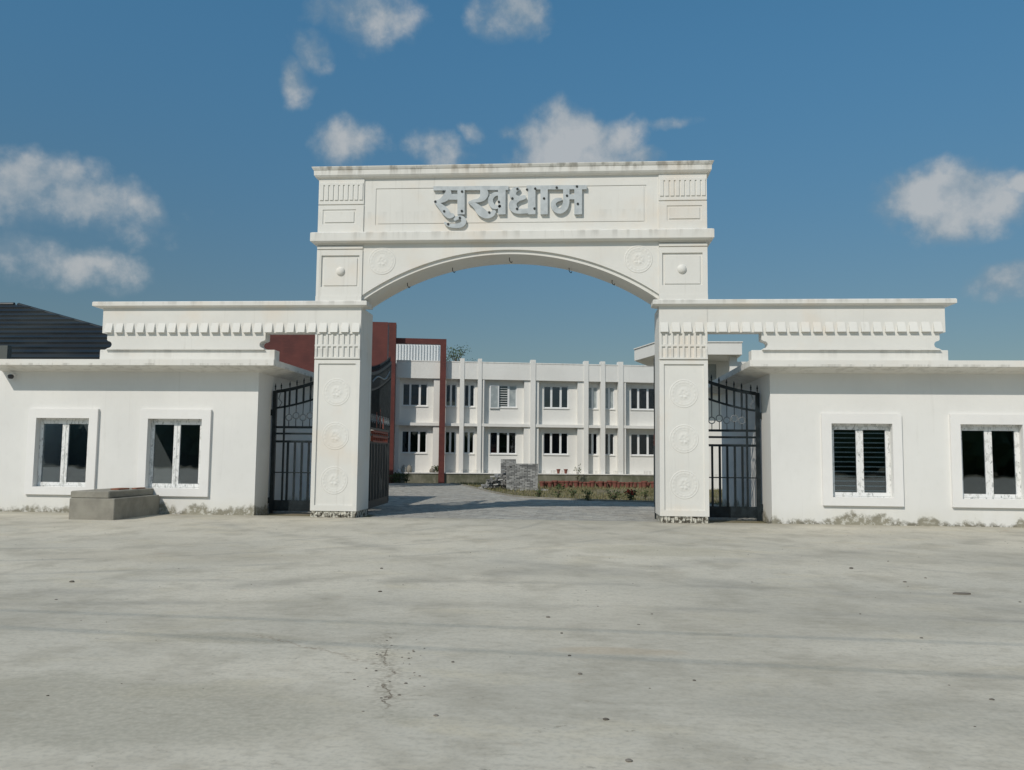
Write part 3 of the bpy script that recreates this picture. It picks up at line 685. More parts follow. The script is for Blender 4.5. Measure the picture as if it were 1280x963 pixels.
# ------------------------------------------------------------------ iron gates
def gate_leaf(name, label, cat, hinge, ang, width, z_out, z_in, group=None, deco=False, low=.10):
    """local x runs from the hinge; the top rail rises from z_out at the hinge to z_in at the free end"""
    g = thing(name, label, cat, hinge, ang, group, local=True)
    def top(x): t = x/width; return z_out + (z_in-z_out)*(t**1.6*.75 + t*.25)
    I = M['iron']; gap = .44
    MB().box(-.05, .05, -.05, .05, 0, top(0)+.02).build('hinge_post', I, g)
    MB().box(width-.05, width, -.025, .025, low, top(width)).build('stile', I, g)
    MB().box(.25, .295, -.022, .022, low, top(.27)).build('stile', I, g)
    def curve(dz, r):
        mb = MB(); n = 16
        for i in range(n):
            x0, x1 = .03+(width-.03)*i/n, .03+(width-.03)*(i+1)/n
            a, b = top(x0)+dz, top(x1)+dz
            mb.add([(x0, -.022, a-r), (x1, -.022, b-r), (x1, .022, b-r), (x0, .022, a-r), (x0, -.022, a+r), (x1, -.022, b+r), (x1, .022, b+r), (x0, .022, a+r)],
                   [(0, 3, 2, 1), (4, 5, 6, 7), (0, 1, 5, 4), (2, 3, 7, 6)] + ([(3, 0, 4, 7)] if i == 0 else []) + ([(1, 2, 6, 5)] if i == n-1 else []))
        return mb
    curve(0, .042).build('top_rail', I, g); curve(-gap, .026).build('curved_rail', I, g)
    zr = [(2.27, .03), (2.10, .026), (1.89, .03), (1.07, .014)]
    for z, r in zr: MB().box(.05, width-.05, -.018, .018, z-r, z+r).build('rail', I, g)
    MB().box(.05, width-.05, -.012, .012, low, .34).build('kick_plate', I, g)
    MB().box(.05, width-.05, -.02, .02, low-.04, low+.03).build('rail', I, g)
    n = max(4, int((width-.35)/(.15 if deco else .17))); bd = .030 if deco else .012; xs_ = [.30 + (width-.36)*(i+.5)/n for i in range(n)]
    for x in [.0, .16] + xs_:
        MB().lathe([(.012, 0), (.012, .05), (.028, .06), (.012, .075), (.026, .10), (.004, .19)], (x, 0, top(x)+.03), 8).build('finial', I, g)
    for i, x in enumerate(xs_):
        MB().box(x-.028, x+.028, -bd*(1.4 if i % 3 == 0 else 1), bd*(1.4 if i % 3 == 0 else 1), .33, 1.88).build('bar', M['iron2'] if deco and i % 3 == 0 else I, g)
        MB().box(x-.026, x+.026, -bd*.8, bd*.8, top(x)-gap, top(x)).build('bar', I, g)
        zc = 2.53 + (0.05 if i % 2 else 0)
        MB().box(x-.009, x+.009, -bd*.6, bd*.6, 2.28, zc-.085).build('bar', I, g)
        MB().box(x-.009, x+.009, -bd*.6, bd*.6, zc+.085, top(x)-gap).build('bar', I, g)
        MB().tube([(x+.083*math.cos(2*math.pi*k/14), 0, zc+.083*math.sin(2*math.pi*k/14)) for k in range(15)], .014, 5, cap=False).build('ring', M['scroll'], g)
    for z in (3.0*top(0)/3.3-.35, .25): MB().box(-.10, -.04, -.06, .04, z, z+.16).build('hinge', I, g)
    MB().tube([(.14, 0, top(.1)-.05), (.10, 0, top(.1)-.2), (.19, 0, top(.1)-.3), (.12, 0, top(.1)-.42)], .014, 5).build('scroll', M['scroll'], g)
    if deco:
        x0, x1 = width*.18, width*.86
        fr = MB()
        for z in (1.93, 2.06, 2.20): fr.box(x0, x1, -.036, .036, z-.022, z+.022)
        fr.build('lattice_rail', M['rustred'], g)
        k = 0; x = x0
        while x <= x1+.01:
            MB().box(x-.02, x+.02, -.033, .033, 1.93, 2.20).build('lattice_post', M['rustred'], g); x += (x1-x0)/7
        for i in range(3):
            x = width*(.35+.16*i)
            MB().prism([(x-.05, 2.32), (x+.05, 2.32), (x+.03, 2.6), (x, 2.75+.1*(i == 1)), (x-.03, 2.6)], -.02, .02).build('spear_ornament', M['rustred'], g)
        path = [(width*.1+width*.8*t/12, -.03, top(width*(.1+.8*t/12))-.22+.10*math.sin(t/12*6.28)) for t in range(13)]
        MB().tube(path, .022, 6).build('scroll', M['scroll'], g)
    return g
leafL = Vector((-3.98+3.80, 4.75-1.30, 0)); leafR = Vector((4.02-3.80, 4.75-1.30, 0))
gate_leaf('main_gate_leaf', 'dark iron main gate leaf swung open, its rust-red lattice band facing the road', 'gate leaf', (-3.80, 1.28, 0), math.atan2(3.45, -.20), 3.5, 3.72, 4.40, 'open main gate leaves', True, .16)
gate_leaf('main_gate_leaf', 'dark iron main gate leaf swung open and seen edge-on beside its pillar', 'gate leaf', (3.76, 1.28, 0), math.atan2(3.45, .285), 3.5, 3.72, 4.40, 'open main gate leaves', True, .16)
gate_leaf('wicket_gate', 'dark iron wicket gate between carved pillar and guard room, red building behind it', 'gate', (-6.34, 1.28, 0), 0, 1.50, 3.22, 3.62, 'side wicket gates')
gr_ = gate_leaf('wicket_gate', 'dark iron wicket gate with white rear building seen through its bars', 'gate', (6.33, 1.28, 0), math.pi, 1.50, 3.22, 3.62, 'side wicket gates')

# ------------------------------------------------------------------ step block, security camera
blk = thing('step_block', 'grey cement step block standing against the guard room wall', 'step block', (-9.4, -.9, 0))
MB().bbox(-9.99, -8.90, -1.86, .28, -.02, .49, .015).build('base_step', M['cement'], blk)
MB().bbox(-9.985, -9.05, -1.845, .27, .488, .655, .02).build('top_step', M['cement'], blk)
bk = MB(); rr = random.Random(4)
bk.bbox(-9.45, -9.24, -1.1, -.6, .65, .69, .01); bk.bbox(-9.25, -9.12, -.5, -.05, .65, .685, .01)
tag(bk.build('brick_pieces', M['brick'], blk))
cc_ = thing('security_camera', 'small dark dome security camera under the guard room eaves', 'camera', (-13.02, .30, 3.42))
MB().box(-13.06, -12.98, .16, .31, 3.52, 3.58).build('bracket', M['frame'], cc_)
MB().lathe([(.045, 0), (.07, .03), (.075, .08), (.05, .11)], (-13.02, .16, 3.44), 14).build('housing', M['plastic'], cc_, True)

# ------------------------------------------------------------------ rear building (local frame: x along the front, y into depth)
BP = Vector((-2.032, 29.151, 0)); BA = R_(10.3)
rear = thing('rear_building', 'two-storey white building with slim vertical fins, seen through the arch', 'building', BP, BA, local=True)
RD = .40
PX0, PX1 = -7.5, 22.0
MB().box(PX0-6, PX1, -.25, 10, -.05, .52).build('plinth', M['plinth'], rear)
MB().box(PX0-6, PX1, -.30, 9.99, .521, .575).build('plinth_ledge', M['rear'], rear)
fins = [(-3.15, -2.90), (-2.09, -1.86), (1.06, 1.36), (4.30, 4.57), (5.32, 5.59), (6.40, 6.70), (9.85, 10.15), (13.1, 13.4)]
wide = [(-6.90, -4.33), (-1.86, 1.06), (1.36, 4.30), (6.70, 9.85), (10.15, 13.1)]
narrow = [(-4.0, -3.15), (-2.90, -2.09), (4.57, 5.32), (5.59, 6.40)]
wins = []     # x0, x1, kind
for a, b in wide:
    if a < -6: wins.append((-6.52, -5.05, 'w'))
    elif a < -1: wins.append((-1.30, .28, 'w'))
    elif a < 2: wins.append((1.92, 3.42, 'w'))
    elif a < 7: wins.append((7.27, 8.80, 'w'))
    else: wins.append((10.8, 12.3, 'w'))
for a, b in narrow: wins.append((a+.03, a+.03+.62, 'n'))
rows = [(1.70, 3.02), (4.48, 5.82)]
xs = sorted({PX0-6, PX1} | {w[0] for w in wins} | {w[1] for w in wins})
def fnr(x, z):
    for a, b, k in wins:
        if a < x < b and any(p < z < q for p, q in rows): return None
    return RD
MB().relief(xs, [.575, 1.70, 3.02, 4.48, 5.82, 7.0], fnr, RD+.25).build('front_wall', M['rear'], rear)
MB().box(PX1-.3, PX1, RD+.251, 9.9, .575, 7.0).build('end_wall', M['rear'], rear)
MB().box(PX0-6, PX0-5.96, RD+.251, 9.9, .575, 7.0).build('end_wall', M['rear'], rear)
MB().box(PX0-5.9, PX1-.31, RD+2.6, RD+2.8, .58, 6.99).build('corridor_wall', M['room'], rear)
MB().box(PX0-5.95, PX1-.02, RD+.251, 9.8, 6.6, 6.75).build('roof', M['rear'], rear)
MB().box(PX0-5.95, PX1-.32, RD+.252, RD+2.59, 3.32, 3.42).build('upper_floor', M['room'], rear)
for a, b in fins:
    MB().box(a, b, -.04, RD+.02, .56, 7.33).build('fin', M['rear'], rear)
segs = sorted(wide + narrow)
for a, b in segs:
    MB().box(a-.001, b+.001, .0, RD+.1, 6.10, 7.09).build('parapet_band', M['rear'], rear)
    MB().box(a-.001, b+.001, -.02, RD+.14, 7.09, 7.15).build('parapet_coping', M['rear'], rear)
    MB().box(a-.001, b+.001, .01, RD-.005, 3.31, 3.48).build('floor_band', M['rear'], rear)
for a, b in wide:
    MB().box(b-.36, b+.002, .10, RD+.004, .576, 6.101).build('pilaster', M['rear'], rear)
    MB().box(a-.002, a+.22, .10, RD+.004, .576, 6.101).build('pilaster', M['rear'], rear)
rr = random.Random(11)
for wi, (a, b, kind) in enumerate(wins):
    for fl, (p, q) in enumerate(rows):
        w = MB()
        if kind == 'w': mull = [a+(b-a)*.31, a+(b-a)*.69]
        else: mull = [a+(b-a)*.5]
        y0, y1 = RD+.06, RD+.12
        w.box(a-.003, b+.003, y0, y1, p-.003, p+.06); w.box(a-.003, b+.003, y0, y1, q-.06, q+.003)
        for x in [a+.025, b-.025]: w.box(x-.028, x+.028, y0+.001, y1-.001, p+.06, q-.06)
        for x in mull: w.box(x-.06, x+.06, y0-.012, y1-.002, p+.06, q-.06)
        wo_ = w.build('window', M['frame'], rear)
        edges = [a+.05] + sum(([x-.06, x+.06] for x in mull), []) + [b-.05]
        for k in range(0, len(edges), 2):
            fro = fl == 1 and ((kind == 'w' and abs(a+1.3) < .1 and k != 2) or (kind == 'n' and a > 4))
            MB().box(edges[k]-.004, edges[k+1]+.004, y0+.03, y0+.036, p+.056, q-.056).build('pane', M['frost'] if fro else M['glass2'], wo_)
        if fl == 1 and kind == 'w' and abs(a+1.3) < .1:
            for k in range(8):
                z = p+.14+k*.14; MB().box(mull[0]+.06, mull[1]-.06, y0-.03, y0-.01, z, z+.03).build('grille_bar', M['frame'], wo_)
            hs = MB()      # casement standing open
            hs.box(a-.08, a-.04, -.06, y0, p+.02, q-.02); 
        MB().box(a-.04, b+.04, RD-.05, RD+.05, p-.055, p-.004).build('sill', M['rear'], rear)
# open casement of the middle upper window
oc = MB().relief([-1.36, -1.28, -.86, -.80], [4.40, 4.46, 5.74, 5.80], lambda x, z: None if (-1.28 < x < -.86 and 4.46 < z < 5.74) else RD-.10, RD-.06).build('open_sash', M['frame'], rear)
MB().box(-1.285, -.855, RD-.085, RD-.08, 4.455, 5.745).build('pane', M['frost'], oc)
# drain pipes
for x in (-1.73, 6.84): MB().tube([(x, .06, .58), (x, .06, 6.09)], .045, 8).build('drain_pipe', M['rear'], rear)

# red frame, red volume, sheet screen beside the building
fr = thing('red_portal', 'slim dark red portal frame standing at the left bay of the white building', 'frame', BP + Vector((0, 0, 0)), BA, local=True)
MB().box(-4.34, -4.0, -.42, -.045, -.02, 8.08).build('post', M['red'], fr)
MB().box(-7.75, -6.93, -1.05, -.045, -.02, 9.20).build('post', M['red'], fr)
MB().box(-6.93, -4.0, -.42, -.045, 8.08, 8.40).build('beam', M['red'], fr)
scn = thing('sheet_screen', 'ribbed pale metal sheet screen above the parapet inside the red frame', 'screen', BP, BA, local=True)
MB().box(-7.6, -4.3, 3.00, 3.03, 6.75, 8.52).build('sheet', M['sheet'], scn)
rb = MB()
for k in range(18): rb.box(-7.55+k*.18, -7.47+k*.18, 2.90, 3.001, 6.76, 8.51)
tag(rb.build('sheet_ribs', M['sheet'], scn), kind='stuff')
rbk = thing('red_block', 'plain dark red upper block raised on columns left of the white building', 'building', BP, BA, local=True)
MB().box(-15, -7.055, -9, -7.4, 3.9, 7.96).build('body', M['red'], rbk)
MB().box(-14.9, -7.15, -8.9, -7.5, 3.6, 3.9).build('underside_beam', M['rear'], rbk)
for x, y in ((-14.5, -8.2), (-10.8, -8.2), (-7.45, -8.2)):
    MB().box(x-.2, x+.2, y-.2, y+.2, -.03, 3.6).build('column', M['red'], rbk)

# right wing with canopy
rw = thing('canopy_wing', 'white wing with a deep projecting canopy slab beside the rear building', 'building', (8, 24, 0))
MB().plan([(4.70, 22.7), (5.58, 19.95), (9.62, 20.0), (9.9, 25.2), (5.6, 25.2)], 6.52, 7.10).build('canopy', M['rear'], rw)
MB().plan([(4.66, 22.66), (5.55, 19.9), (9.66, 19.96), (9.94, 25.23), (5.57, 25.23)], 7.101, 7.15).build('canopy_coping', M['rear'], rw)
xs = [6.5, 7.6, 7.75, 8.25, 8.40, 8.9, 14.0]; zs = [-.02, 4.2, 5.2, 6.4, 6.519]
MB().relief(xs, zs, lambda x, z: None if (5.2 < z < 6.4 and (7.75 < x < 8.25 or 8.4 < x < 8.9)) else 23.0, 23.2).build('front_wall', M['rear'], rw)
for x0, x1 in ((7.75, 8.25), (8.4, 8.9)):
    w_ = MB().box(x0, x1, 23.1, 23.13, 5.2, 6.4).build('pane', M['frost'], rw)
MB().box(7.2, 13.98, 23.201, 26, -.02, 6.5).build('core', M['rear'], rw)
MB().box(6.5, 14.0, 22.7, 22.999, 4.85, 5.05).build('ledge', M['rear'], rw)
for x in (6.4, 9.3): MB().box(x-.18, x+.18, 20.5, 20.86, -.03, 6.52).build('column', M['rear'], rw)

# dark roofed house at the left
hs = thing('dark_roofed_house', 'house with dark glossy tiled metal roof behind the guard room', 'house', (-24, 14, 0))
RX, RY, RZ = -24.03, 16.0, 8.32; EX, EY, EZ = -11.7, 11.0, 5.0; LX = -48
MB().box(LX, EX-.6, EY+.5, 17.3, -.03, 5.0).build('wall', M['greywall'], hs)
nC = 13
for k in range(nC):
    a, b = k/nC, (k+1)/nC+.012
    def P(f, x): return (x, EY+(RY-EY)*f, EZ+(RZ-EZ)*f)
    mb = MB(); n = 1
    xr0 = EX+(RX-EX)*a; xr1 = EX+(RX-EX)*min(b, 1)
    for i in range(n):
        t0, t1 = i/n, (i+1)/n
        def pt(t, f, xr, lift):
            x = LX+(xr-LX)*t; p = P(f, x); return (p[0], p[1]-lift*.5, p[2]+lift)
        q = [pt(t0, a, xr0, .085), pt(t1, a, xr0, .085), pt(t1, min(b, 1), xr1, .0), pt(t0, min(b, 1), xr1, .0)]
        lo = [(q[0][0], q[0][1]+.02, q[0][2]-.10), (q[1][0], q[1][1]+.02, q[1][2]-.10)]
        mb.add(q+lo, [(0, 1, 2, 3), (4, 5, 1, 0)])
    mb.build('roof_course', M['roof'], hs)
MB().add([(EX, EY, EZ), (EX, 17.4, EZ), (RX, 17.4, RZ-1), (RX, RY, RZ), (LX, RY, RZ), (LX, 17.4, RZ-1)], [(0, 1, 2, 3), (3, 2, 5, 4)]).build('rear_roof', M['roof'], hs)
MB().tube([(RX-.2, RY, RZ+.02), (LX, RY, RZ+.02)], .09, 8).build('ridge_cap', M['roof'], hs)
MB().tube([(RX, RY, RZ+.02), (EX, EY, EZ+.03)], .07, 8).build('hip_cap', M['roof'], hs)
wp = on_y(9.5, 432, 9.0)
MB().box(-26, wp.x, 9.0, 9.25, -.03, wp.z).build('grey_tank_wall', M['greywall'], hs)

# ------------------------------------------------------------------ yard: block stacks, pots, sacks, plants
def stack(name, label, x0, y0, nx, ny, heights, rz, jit, bw=.235, bd=.125, bh=.062, seed=1):
    rr = random.Random(seed); mb = MB()
    P = bw+.014
    for i in range(nx+1):
        for j in range(ny):
            for k in range(heights(min(i, nx-1), j)):
                xa = i*P - (P/2 if (k+j) % 2 else 0); xb = min(xa+bw, nx*P); xa = max(xa, 0)
                if xb-xa < .05: continue
                y = j*(bd+.006)+rr.uniform(-jit, jit); z = k*(bh+.004); dx = rr.uniform(-jit, jit)
                mb.box(xa+dx, xb+dx-rr.uniform(0, .012), y, y+bd, z, z+bh)
    o = mb.mesh(name, M['block'], (nx*bw/2, ny*bd/2, 0)); ob = place(name, o, (x0, y0, -.03), None, rz); tag(ob, label, 'block stack'); return ob
stack('block_stack', 'tall squared stack of grey paving blocks in the yard', -.88, 19.6, 6, 4, lambda i, j: 19-(1 if i < 1 else 0)-(2 if (i+j) % 5 == 0 and i < 2 else 0), R_(6), .008, seed=2)
stack('block_stack', 'taller narrow stack of grey paving blocks behind the squared one', -1.62, 20.9, 3, 4, lambda i, j: 22, R_(4), .008, seed=3)
rr = random.Random(8); mb = MB()
for k in range(150):
    t = rr.random()**.6; h = (1-t)*.95
    x = -1.75 - t*.95 + rr.uniform(-.15, .15); y = 19.9 + rr.uniform(-.5, .5); z = rr.random()*max(.05, h)
    c, s_ = math.cos(rr.uniform(0, 3)), 0; a = rr.uniform(0, 3.14); ca, sa = math.cos(a), math.sin(a); tl = rr.uniform(-.5, .5)
    V = []
    for dx in (-.118, .118):
        for dy in (-.062, .062):
            for dz in (0, .062):
                V.append((x+dx*ca-dy*sa, y+dx*sa+dy*ca, max(-.03, z+dz+dx*tl)))
    mb.add(V, [(0, 1, 3, 2), (4, 6, 7, 5), (0, 4, 5, 1), (2, 3, 7, 6), (0, 2, 6, 4), (1, 5, 7, 3)])
tag(mb.build('block_heap', M['block']), 'loose heap of tumbled grey paving blocks leaning on the stacks', 'block heap')
mb = MB()
for k in range(26):
    x = rr.uniform(-1.3, .4); y = 18.6+rr.uniform(-.35, .35); s_ = rr.uniform(.05, .11)
    mb.bbox(x-s_, x+s_, y-s_*.6, y+s_*.6, -.03, s_*.6, .012)
tag(mb.build('block_rubble', M['block']), 'broken block pieces scattered at the foot of the stacks', 'rubble', kind='stuff')

pot0 = None
def make_pot():
    g = thing('flower_pot', 'empty terracotta flower pot in the long row along the garden', 'flower pot', (0, 0, 0), 0, 'terracotta pots in the garden row')
    MB().lathe([(.085, 0), (.125, .26), (.15, .262), (.152, .33), (.13, .332), (.12, .27)], n=14).build('pot_body', M['terra'], g, False)
    MB().lathe([(.12, .262), (.12, .266)], n=14).build('potting_soil', M['soil'], g)
    return g
pp = []
for k in range(27):
    px = 677 + k*5.35 + rr.uniform(-.9, .9)
    y = 22.9 + (px-680)/135*1.2 + (.32 if k % 3 == 1 else 0) + rr.uniform(-.1, .1)
    d = ray(px, 600); t = (y-CAM.y)/d.y; pp.append((CAM.x+t*d.x, y))
pot0 = make_pot()
for i, (x, y) in enumerate(pp):
    sc = rr.uniform(.88, 1.15)
    if i == 0: pot0.location = (x, y, -.03); pot0.scale = (sc,)*3
    else: copy_thing(pot0, (x, y, -.03), rr.uniform(0, 6), sc)
# two pots on the plinth ledge
def on_plinth(px, yoff=-.12):
    C = CAM; d = ray(px, 590); n = Vector((-math.sin(BA), math.cos(BA), 0)); t = ((BP-C).dot(n)+yoff)/d.dot(n); p = C+t*d; return (p.x, p.y)
for px in (698, 707.2):
    x, y = on_plinth(px); c = copy_thing(pot0, (x, y, .575), 0, .8); c['label'] = 'terracotta pot standing alone on the white building plinth'; c['group'] = 'terracotta pots on the plinth ledge'
def leafy(name, label, cat, x, y, z, h, r, n, mat, leaf, stems=5, group=None, seed=0, flower=0):
    rr = random.Random(seed); g = thing(name, label, cat, (x, y, z), 0, group)
    st = MB(); lf = MB(); fl = MB()
    for k in range(stems):
        a = rr.uniform(0, 6.28); e = r*rr.uniform(.2, .9)
        p = [(x, y, z), (x+.4*e*math.cos(a), y+.4*e*math.sin(a), z+h*.5), (x+e*math.cos(a), y+e*math.sin(a), z+h*rr.uniform(.75, 1))]
        st.tube(p, [.012, .009, .004], 5)
        for i in range(n//stems):
            t = rr.uniform(.2, 1); q = Vector(p[1]).lerp(Vector(p[2]), t) if t > .5 else Vector(p[0]).lerp(Vector(p[1]), t*2)
            q += Vector((rr.gauss(0, r*.22), rr.gauss(0, r*.22), rr.gauss(0, h*.08))); q.z = max(q.z, z+.02)
            d = Vector((rr.gauss(0, 1), rr.gauss(0, 1), rr.gauss(.3, .6))).normalized(); s_ = d.cross(Vector((rr.gauss(0, 1), rr.gauss(0, 1), rr.gauss(0, 1)))).normalized()
            L_ = leaf*rr.uniform(.6, 1.3)
            lf.add([q, q+d*L_*.5+s_*L_*.25, q+d*L_, q+d*L_*.5-s_*L_*.25], [(0, 1, 2, 3)])
    for i in range(flower):
        a = rr.uniform(0, 6.28); q = Vector((x+r*.7*math.cos(a)*rr.random(), y+r*.7*math.sin(a), z+h*rr.uniform(.7, 1.05)))
        for k in range(6):
            d = Vector((rr.gauss(0, 1), rr.gauss(0, 1), rr.gauss(0, 1))).normalized()*.07; e = d.cross(Vector((.3, .5, .8))).normalized()*.05
            fl.add([q, q+d*.5+e, q+d, q+d*.5-e], [(0, 1, 2, 3)])
    st.build('stems', M['bark'], g); tag(lf.build('leaves', mat, g), kind='stuff')
    if flower: tag(fl.build('blossoms', M['flower'], g), kind='stuff')
    return g
def at(px, py, z=0.0):
    d = ray(px, py); t = (z-CAM.z)/d.z; p = CAM+t*d; return p.x, p.y
x, y = at(788, 627); leafy('flowering_bush', 'small garden bush with red blossoms beyond the arch', 'bush', x, y, -.03, .42, .32, 160, M['leaf'], .09, 7, None, 3, 9)
for i, (px, py, h, r, n, lab) in enumerate([(697, 624, .55, .36, 170, 'tallest leafy weed clump in the dry garden'), (735, 626, .40, .26, 120, None), (768, 626, .42, .38, 200, 'broad dark green weed clump beside the red-flowered bush'),
                                          (672, 622, .30, .22, 90, None), (807, 624, .34, .2, 80, None), (716, 622, .3, .22, 90, None)]):
    x, y = at(px, py); leafy('weed_clump', lab or 'low leafy weed clump in the dry garden', 'weed', x, y, -.03, h, r, n, M['leaf'], .08, 6, 'weed clumps in the garden', 20+i)
for i, (px, py) in enumerate([(492, 600), (499, 601), (508, 600), (546, 587)]):
    if py < 590: x, y = on_plinth(px, -.15); z = .575
    else: x, y = at(px, 604); z = -.03
    leafy('shrub_clump', ['ragged shrub at the plinth foot right beside the open gate leaf', 'ragged middle shrub of the three at the plinth foot', 'ragged shrub at the plinth foot below the sacks'][i] if py > 590 else 'small leafy plant on the plinth ledge by the red post', 'shrub', x, y, z, .55 if py > 590 else .4, .35, 200, M['leaf'], .1, 6, 'shrubs by the plinth' if py > 590 else None, 40+i)
x, y = on_plinth(764, -.4); leafy('shrub_clump', 'thin upright shrub rising behind the row of pots', 'shrub', *on_plinth(722, -.7), -.03, 1.05, .22, 90, M['leaf'], .10, 4, None, 51)
# sacks and tins on the plinth
def sack(px, w, h, mat, label, name='sack', cat='sack'):
    x, y = on_plinth(px, -.14); mb = MB(); n = 12; prof = [(.6, 0), (.95, .12), (1, .45), (.8, .8), (.35, 1.0), (.42, 1.06)]
    for r, z in prof:
        for k in range(n):
            t = 6.283*k/n; q = 1+.14*noise.noise((math.cos(t)*1.7+px, math.sin(t)*1.7, z*2)); mb.v.append((x+w/2*r*q*math.cos(t), y+w/2.6*r*q*math.sin(t), .57+z*h))
    for i in range(len(prof)-1):
        for k in range(n): mb.f.append((i*n+k, i*n+(k+1) % n, (i+1)*n+(k+1) % n, (i+1)*n+k))
    mb.f.append(tuple(reversed(range(n)))); mb.f.append(tuple((len(prof)-1)*n+k for k in range(n)))
    tag(mb.build(name, mat, None, True), label, cat)
sack(505, .34, .42, M['sack'], 'pale cement sack slumped on the plinth'); sack(511.5, .32, .42, M['cement'], 'grey brown sack upright on the plinth next to the pale one'); sack(498, .26, .2, M['frame'], 'small white bag lying on the plinth ledge'); sack(540, .3, .26, M['cement'], 'small dull bundle on the plinth beside the leafy plant', 'bundle', 'bundle')
# dry grass over the garden
gm = MB(); rr = random.Random(17)
for k in range(30000):
    x = rr.uniform(-5, 9); y = rr.uniform(9.3, 28)
    if y < edge_y(x)+.12: continue
    if noise.noise((x*.45, y*.35, 2)) < rr.uniform(-.45, .35): continue
    h = rr.uniform(.03, .17); a = rr.uniform(0, 6.28); w = .014; lx, ly = rr.gauss(0, .05), rr.gauss(0, .05)
    gm.add([(x-w*math.cos(a), y-w*math.sin(a), -.03), (x+w*math.cos(a), y+w*math.sin(a), -.03), (x+lx, y+ly, -.03+h)], [(0, 1, 2)])
tag(gm.build('dry_grass', M['dry']), 'sparse dry grass over the garden soil', 'grass', kind='stuff')

# tree behind the roof
def tree(px, py, Y, label):
    p = on_y(px, py, Y); rr = random.Random(9); top = p.z; x = p.x
    g = thing('tree', label, 'tree', (x, Y, -.03)); tk = MB(); lf = MB()
    tk.tube([(x, Y, -.03), (x+.15, Y, 3), (x-.1, Y+.1, 5.5), (x, Y, top-1)], [.22, .17, .11, .04], 8)
    ends = []
    for k in range(26):
        a = rr.uniform(0, 6.28); z0 = rr.uniform(4.5, top-1); e = rr.uniform(.5, 1.5)
        q = Vector((x+e*math.cos(a), Y+e*math.sin(a), min(top, z0+rr.uniform(.5, 1.4)))); tk.tube([(x, Y, z0), ((x+q.x)/2, (Y+q.y)/2, (z0+q.z)/2+.1), q], [.05, .03, .012], 5); ends.append(q)
    for k in range(9):
        q = Vector((x+rr.gauss(0, .55), Y+rr.gauss(0, .5), top-rr.uniform(0, .5))); tk.tube([(x, Y, top-1.4), q], [.03, .01], 5); ends.append(q)
    for q in ends:
        for i in range(38):
            c = q + Vector((rr.gauss(0, .26), rr.gauss(0, .26), rr.gauss(0, .2))); d = Vector((rr.gauss(0, 1), rr.gauss(0, 1), rr.gauss(0, .7))).normalized()
            s_ = d.cross(Vector((rr.gauss(0, 1), rr.gauss(0, 1), rr.gauss(0, 1)))).normalized(); L_ = rr.uniform(.08, .16)
            lf.add([c, c+d*L_*.5+s_*L_*.3, c+d*L_, c+d*L_*.5-s_*L_*.3], [(0, 1, 2, 3)])
    tk.build('trunk', M['bark'], g); tag(lf.build('crown', M['leaf'], g), kind='stuff')
tree(570, 437, 44, 'small sparse tree whose top shows above the white roof')

# ------------------------------------------------------------------ loose stones on the concrete
st = MB(); rr = random.Random(23)
def pebble(x, y, s_):
    n = 7; b = len(st.v)
    for z, r in ((0, .8), (.35, 1), (.6, .55)):
        for k in range(n):
            t = 6.283*k/n; q = r*rr.uniform(.75, 1.15); st.v.append((x+s_*q*math.cos(t), y+s_*.8*q*math.sin(t), z*s_-.002))
    for i in range(2):
        for k in range(n): st.f.append((b+i*n+k, b+i*n+(k+1) % n, b+(i+1)*n+(k+1) % n, b+(i+1)*n+k))
    st.f.append(tuple(b+2*n+k for k in range(n)))
for px, py, s_ in [(90, 728, .045), (70, 750, .022), (477, 711, .03), (475, 740, .03), (1131, 728, .03), (1157, 723, .025), (1064, 711, .04), (1152, 798, .02), (685, 772, .03), (702, 792, .02),
                   (712, 820, .02), (725, 843, .024), (757, 900, .026), (786, 952, .028), (868, 851, .018), (1240, 875, .022), (566, 828, .018), (545, 895, .022), (1110, 702, .02), (940, 728, .02), (815, 768, .018), (799, 781, .012), (1275, 753, .02), (60, 870, .014)]:
    x, y = at(px, py); pebble(x, y, s_*.8)
for k in range(260):
    x = rr.uniform(-9, 13); y = rr.uniform(-17.5, -.6); pebble(x, y, rr.uniform(.004, .012))
for k in range(45):
    t = rr.random(); x = .1+.42*t+rr.gauss(0, .16); y = -13.3-1.9*t+rr.gauss(0, .1); pebble(x, y, rr.uniform(.004, .014))
tag(st.build('pebbles', M['stone']), 'small loose stones on the concrete forecourt', 'stones', kind='stuff')
x, y = at(1201, 743)
lf = MB(); pts = [(-.10, -.02), (-.04, -.045), (.05, -.04), (.11, -.01), (.06, .03), (-.05, .035)]
lf.plan([(x+a, y+b) for a, b in pts], .0, .018)
tag(lf.build('flat_stone', M['stone']), 'dark flat stone lying alone on the concrete forecourt', 'stone')

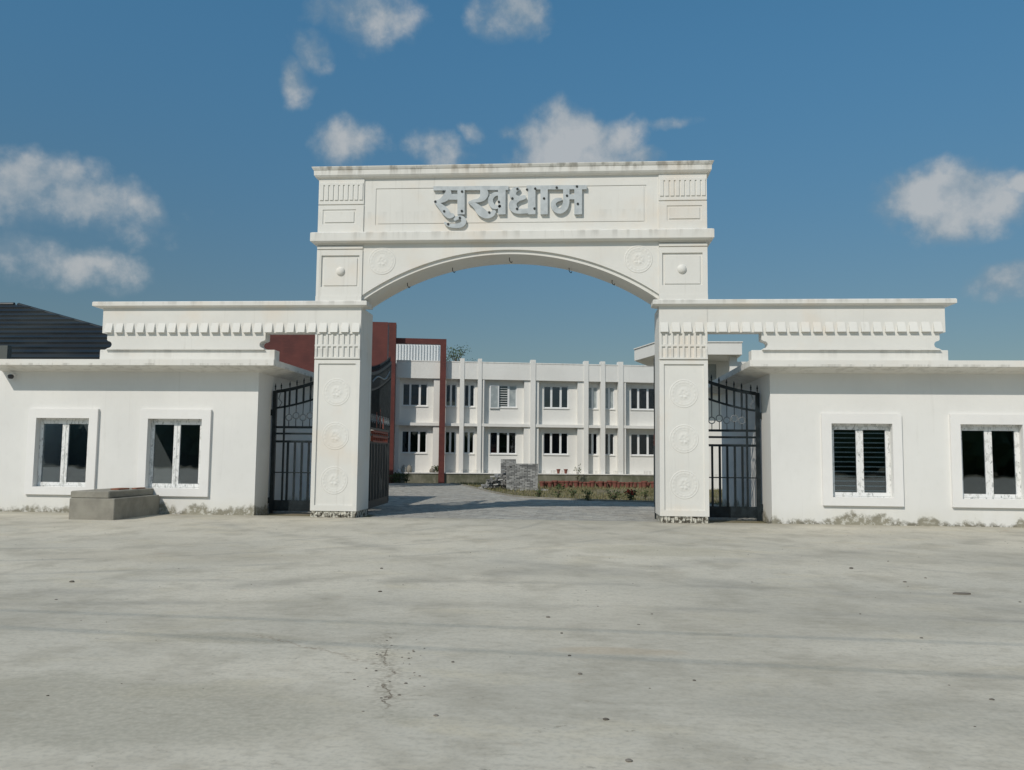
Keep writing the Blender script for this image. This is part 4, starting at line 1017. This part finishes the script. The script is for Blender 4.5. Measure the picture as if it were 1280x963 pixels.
# ------------------------------------------------------------------ overhead cables of the street (behind the viewer; they throw the thin shadows on the forecourt)
kx = math.cos(SUN_EL)/math.sin(SUN_EL)*math.sin(SUN_AZ); ky = math.cos(SUN_EL)/math.sin(SUN_EL)*math.cos(SUN_AZ)
pl = thing('power_line', 'street power line with poles and black cables', 'power line', (0, -22, 0))
H0 = 8.6
for k, (ya, yb) in enumerate(((-12.72, -13.05), (-13.45, -14.25))):     # shadow line at x=-3.4 and x=5.5
    def cy(x): return ya + (yb-ya)*(x+3.4)/8.9 - ky*H0
    pts = []
    for i in range(41):
        xs_ = -32 + 64*i/40; sag = .5*(1-((xs_)/32)**2)
        pts.append((xs_-kx*H0*0, cy(xs_+kx*H0), H0+.5-sag))
    MB().tube(pts, .010, 6).build('cable', M['cable'], pl)
for x in (-32, 32):
    y = -13.4 + (x+3.4+5)*(-.06) - ky*H0
    MB().tube([(x, y, -.03), (x, y, 9.4)], [.16, .11], 10).build('pole', M['cement'], pl)
    MB().box(x-.06, x+.06, y-2.4, y+2.4, 8.95, 9.07).build('cross_arm', M['iron'], pl)

# tree belt across the street, behind the viewer (the window panes mirror it)
tb = MB(); rr = random.Random(31)
for k in range(46):
    cx, cy, r = -115+k*5+rr.uniform(-1.5, 1.5), -84+rr.uniform(-4, 4), rr.uniform(3.2, 5.2); cz = rr.uniform(2.8, 4.2); nA, nB = 18, 11; b = len(tb.v)
    for i in range(nB):
        p = math.pi*i/(nB-1)
        for j in range(nA):
            t = 2*math.pi*j/nA; d = Vector((math.sin(p)*math.cos(t), math.sin(p)*math.sin(t), math.cos(p)))
            q = r*(1+.28*noise.noise(d*2.3+Vector((k, 0, 0)))+.14*noise.noise(d*6+Vector((k, 3, 0)))); tb.v.append((cx+q*d.x, cy+q*d.y, max(-.03, cz+q*d.z)))
    for i in range(nB-1):
        for j in range(nA): tb.f.append((b+i*nA+j, b+i*nA+(j+1) % nA, b+(i+1)*nA+(j+1) % nA, b+(i+1)*nA+j))
tag(tb.build('tree_belt', M['leaf']), 'dense belt of dark green trees across the street', 'trees', kind='stuff')
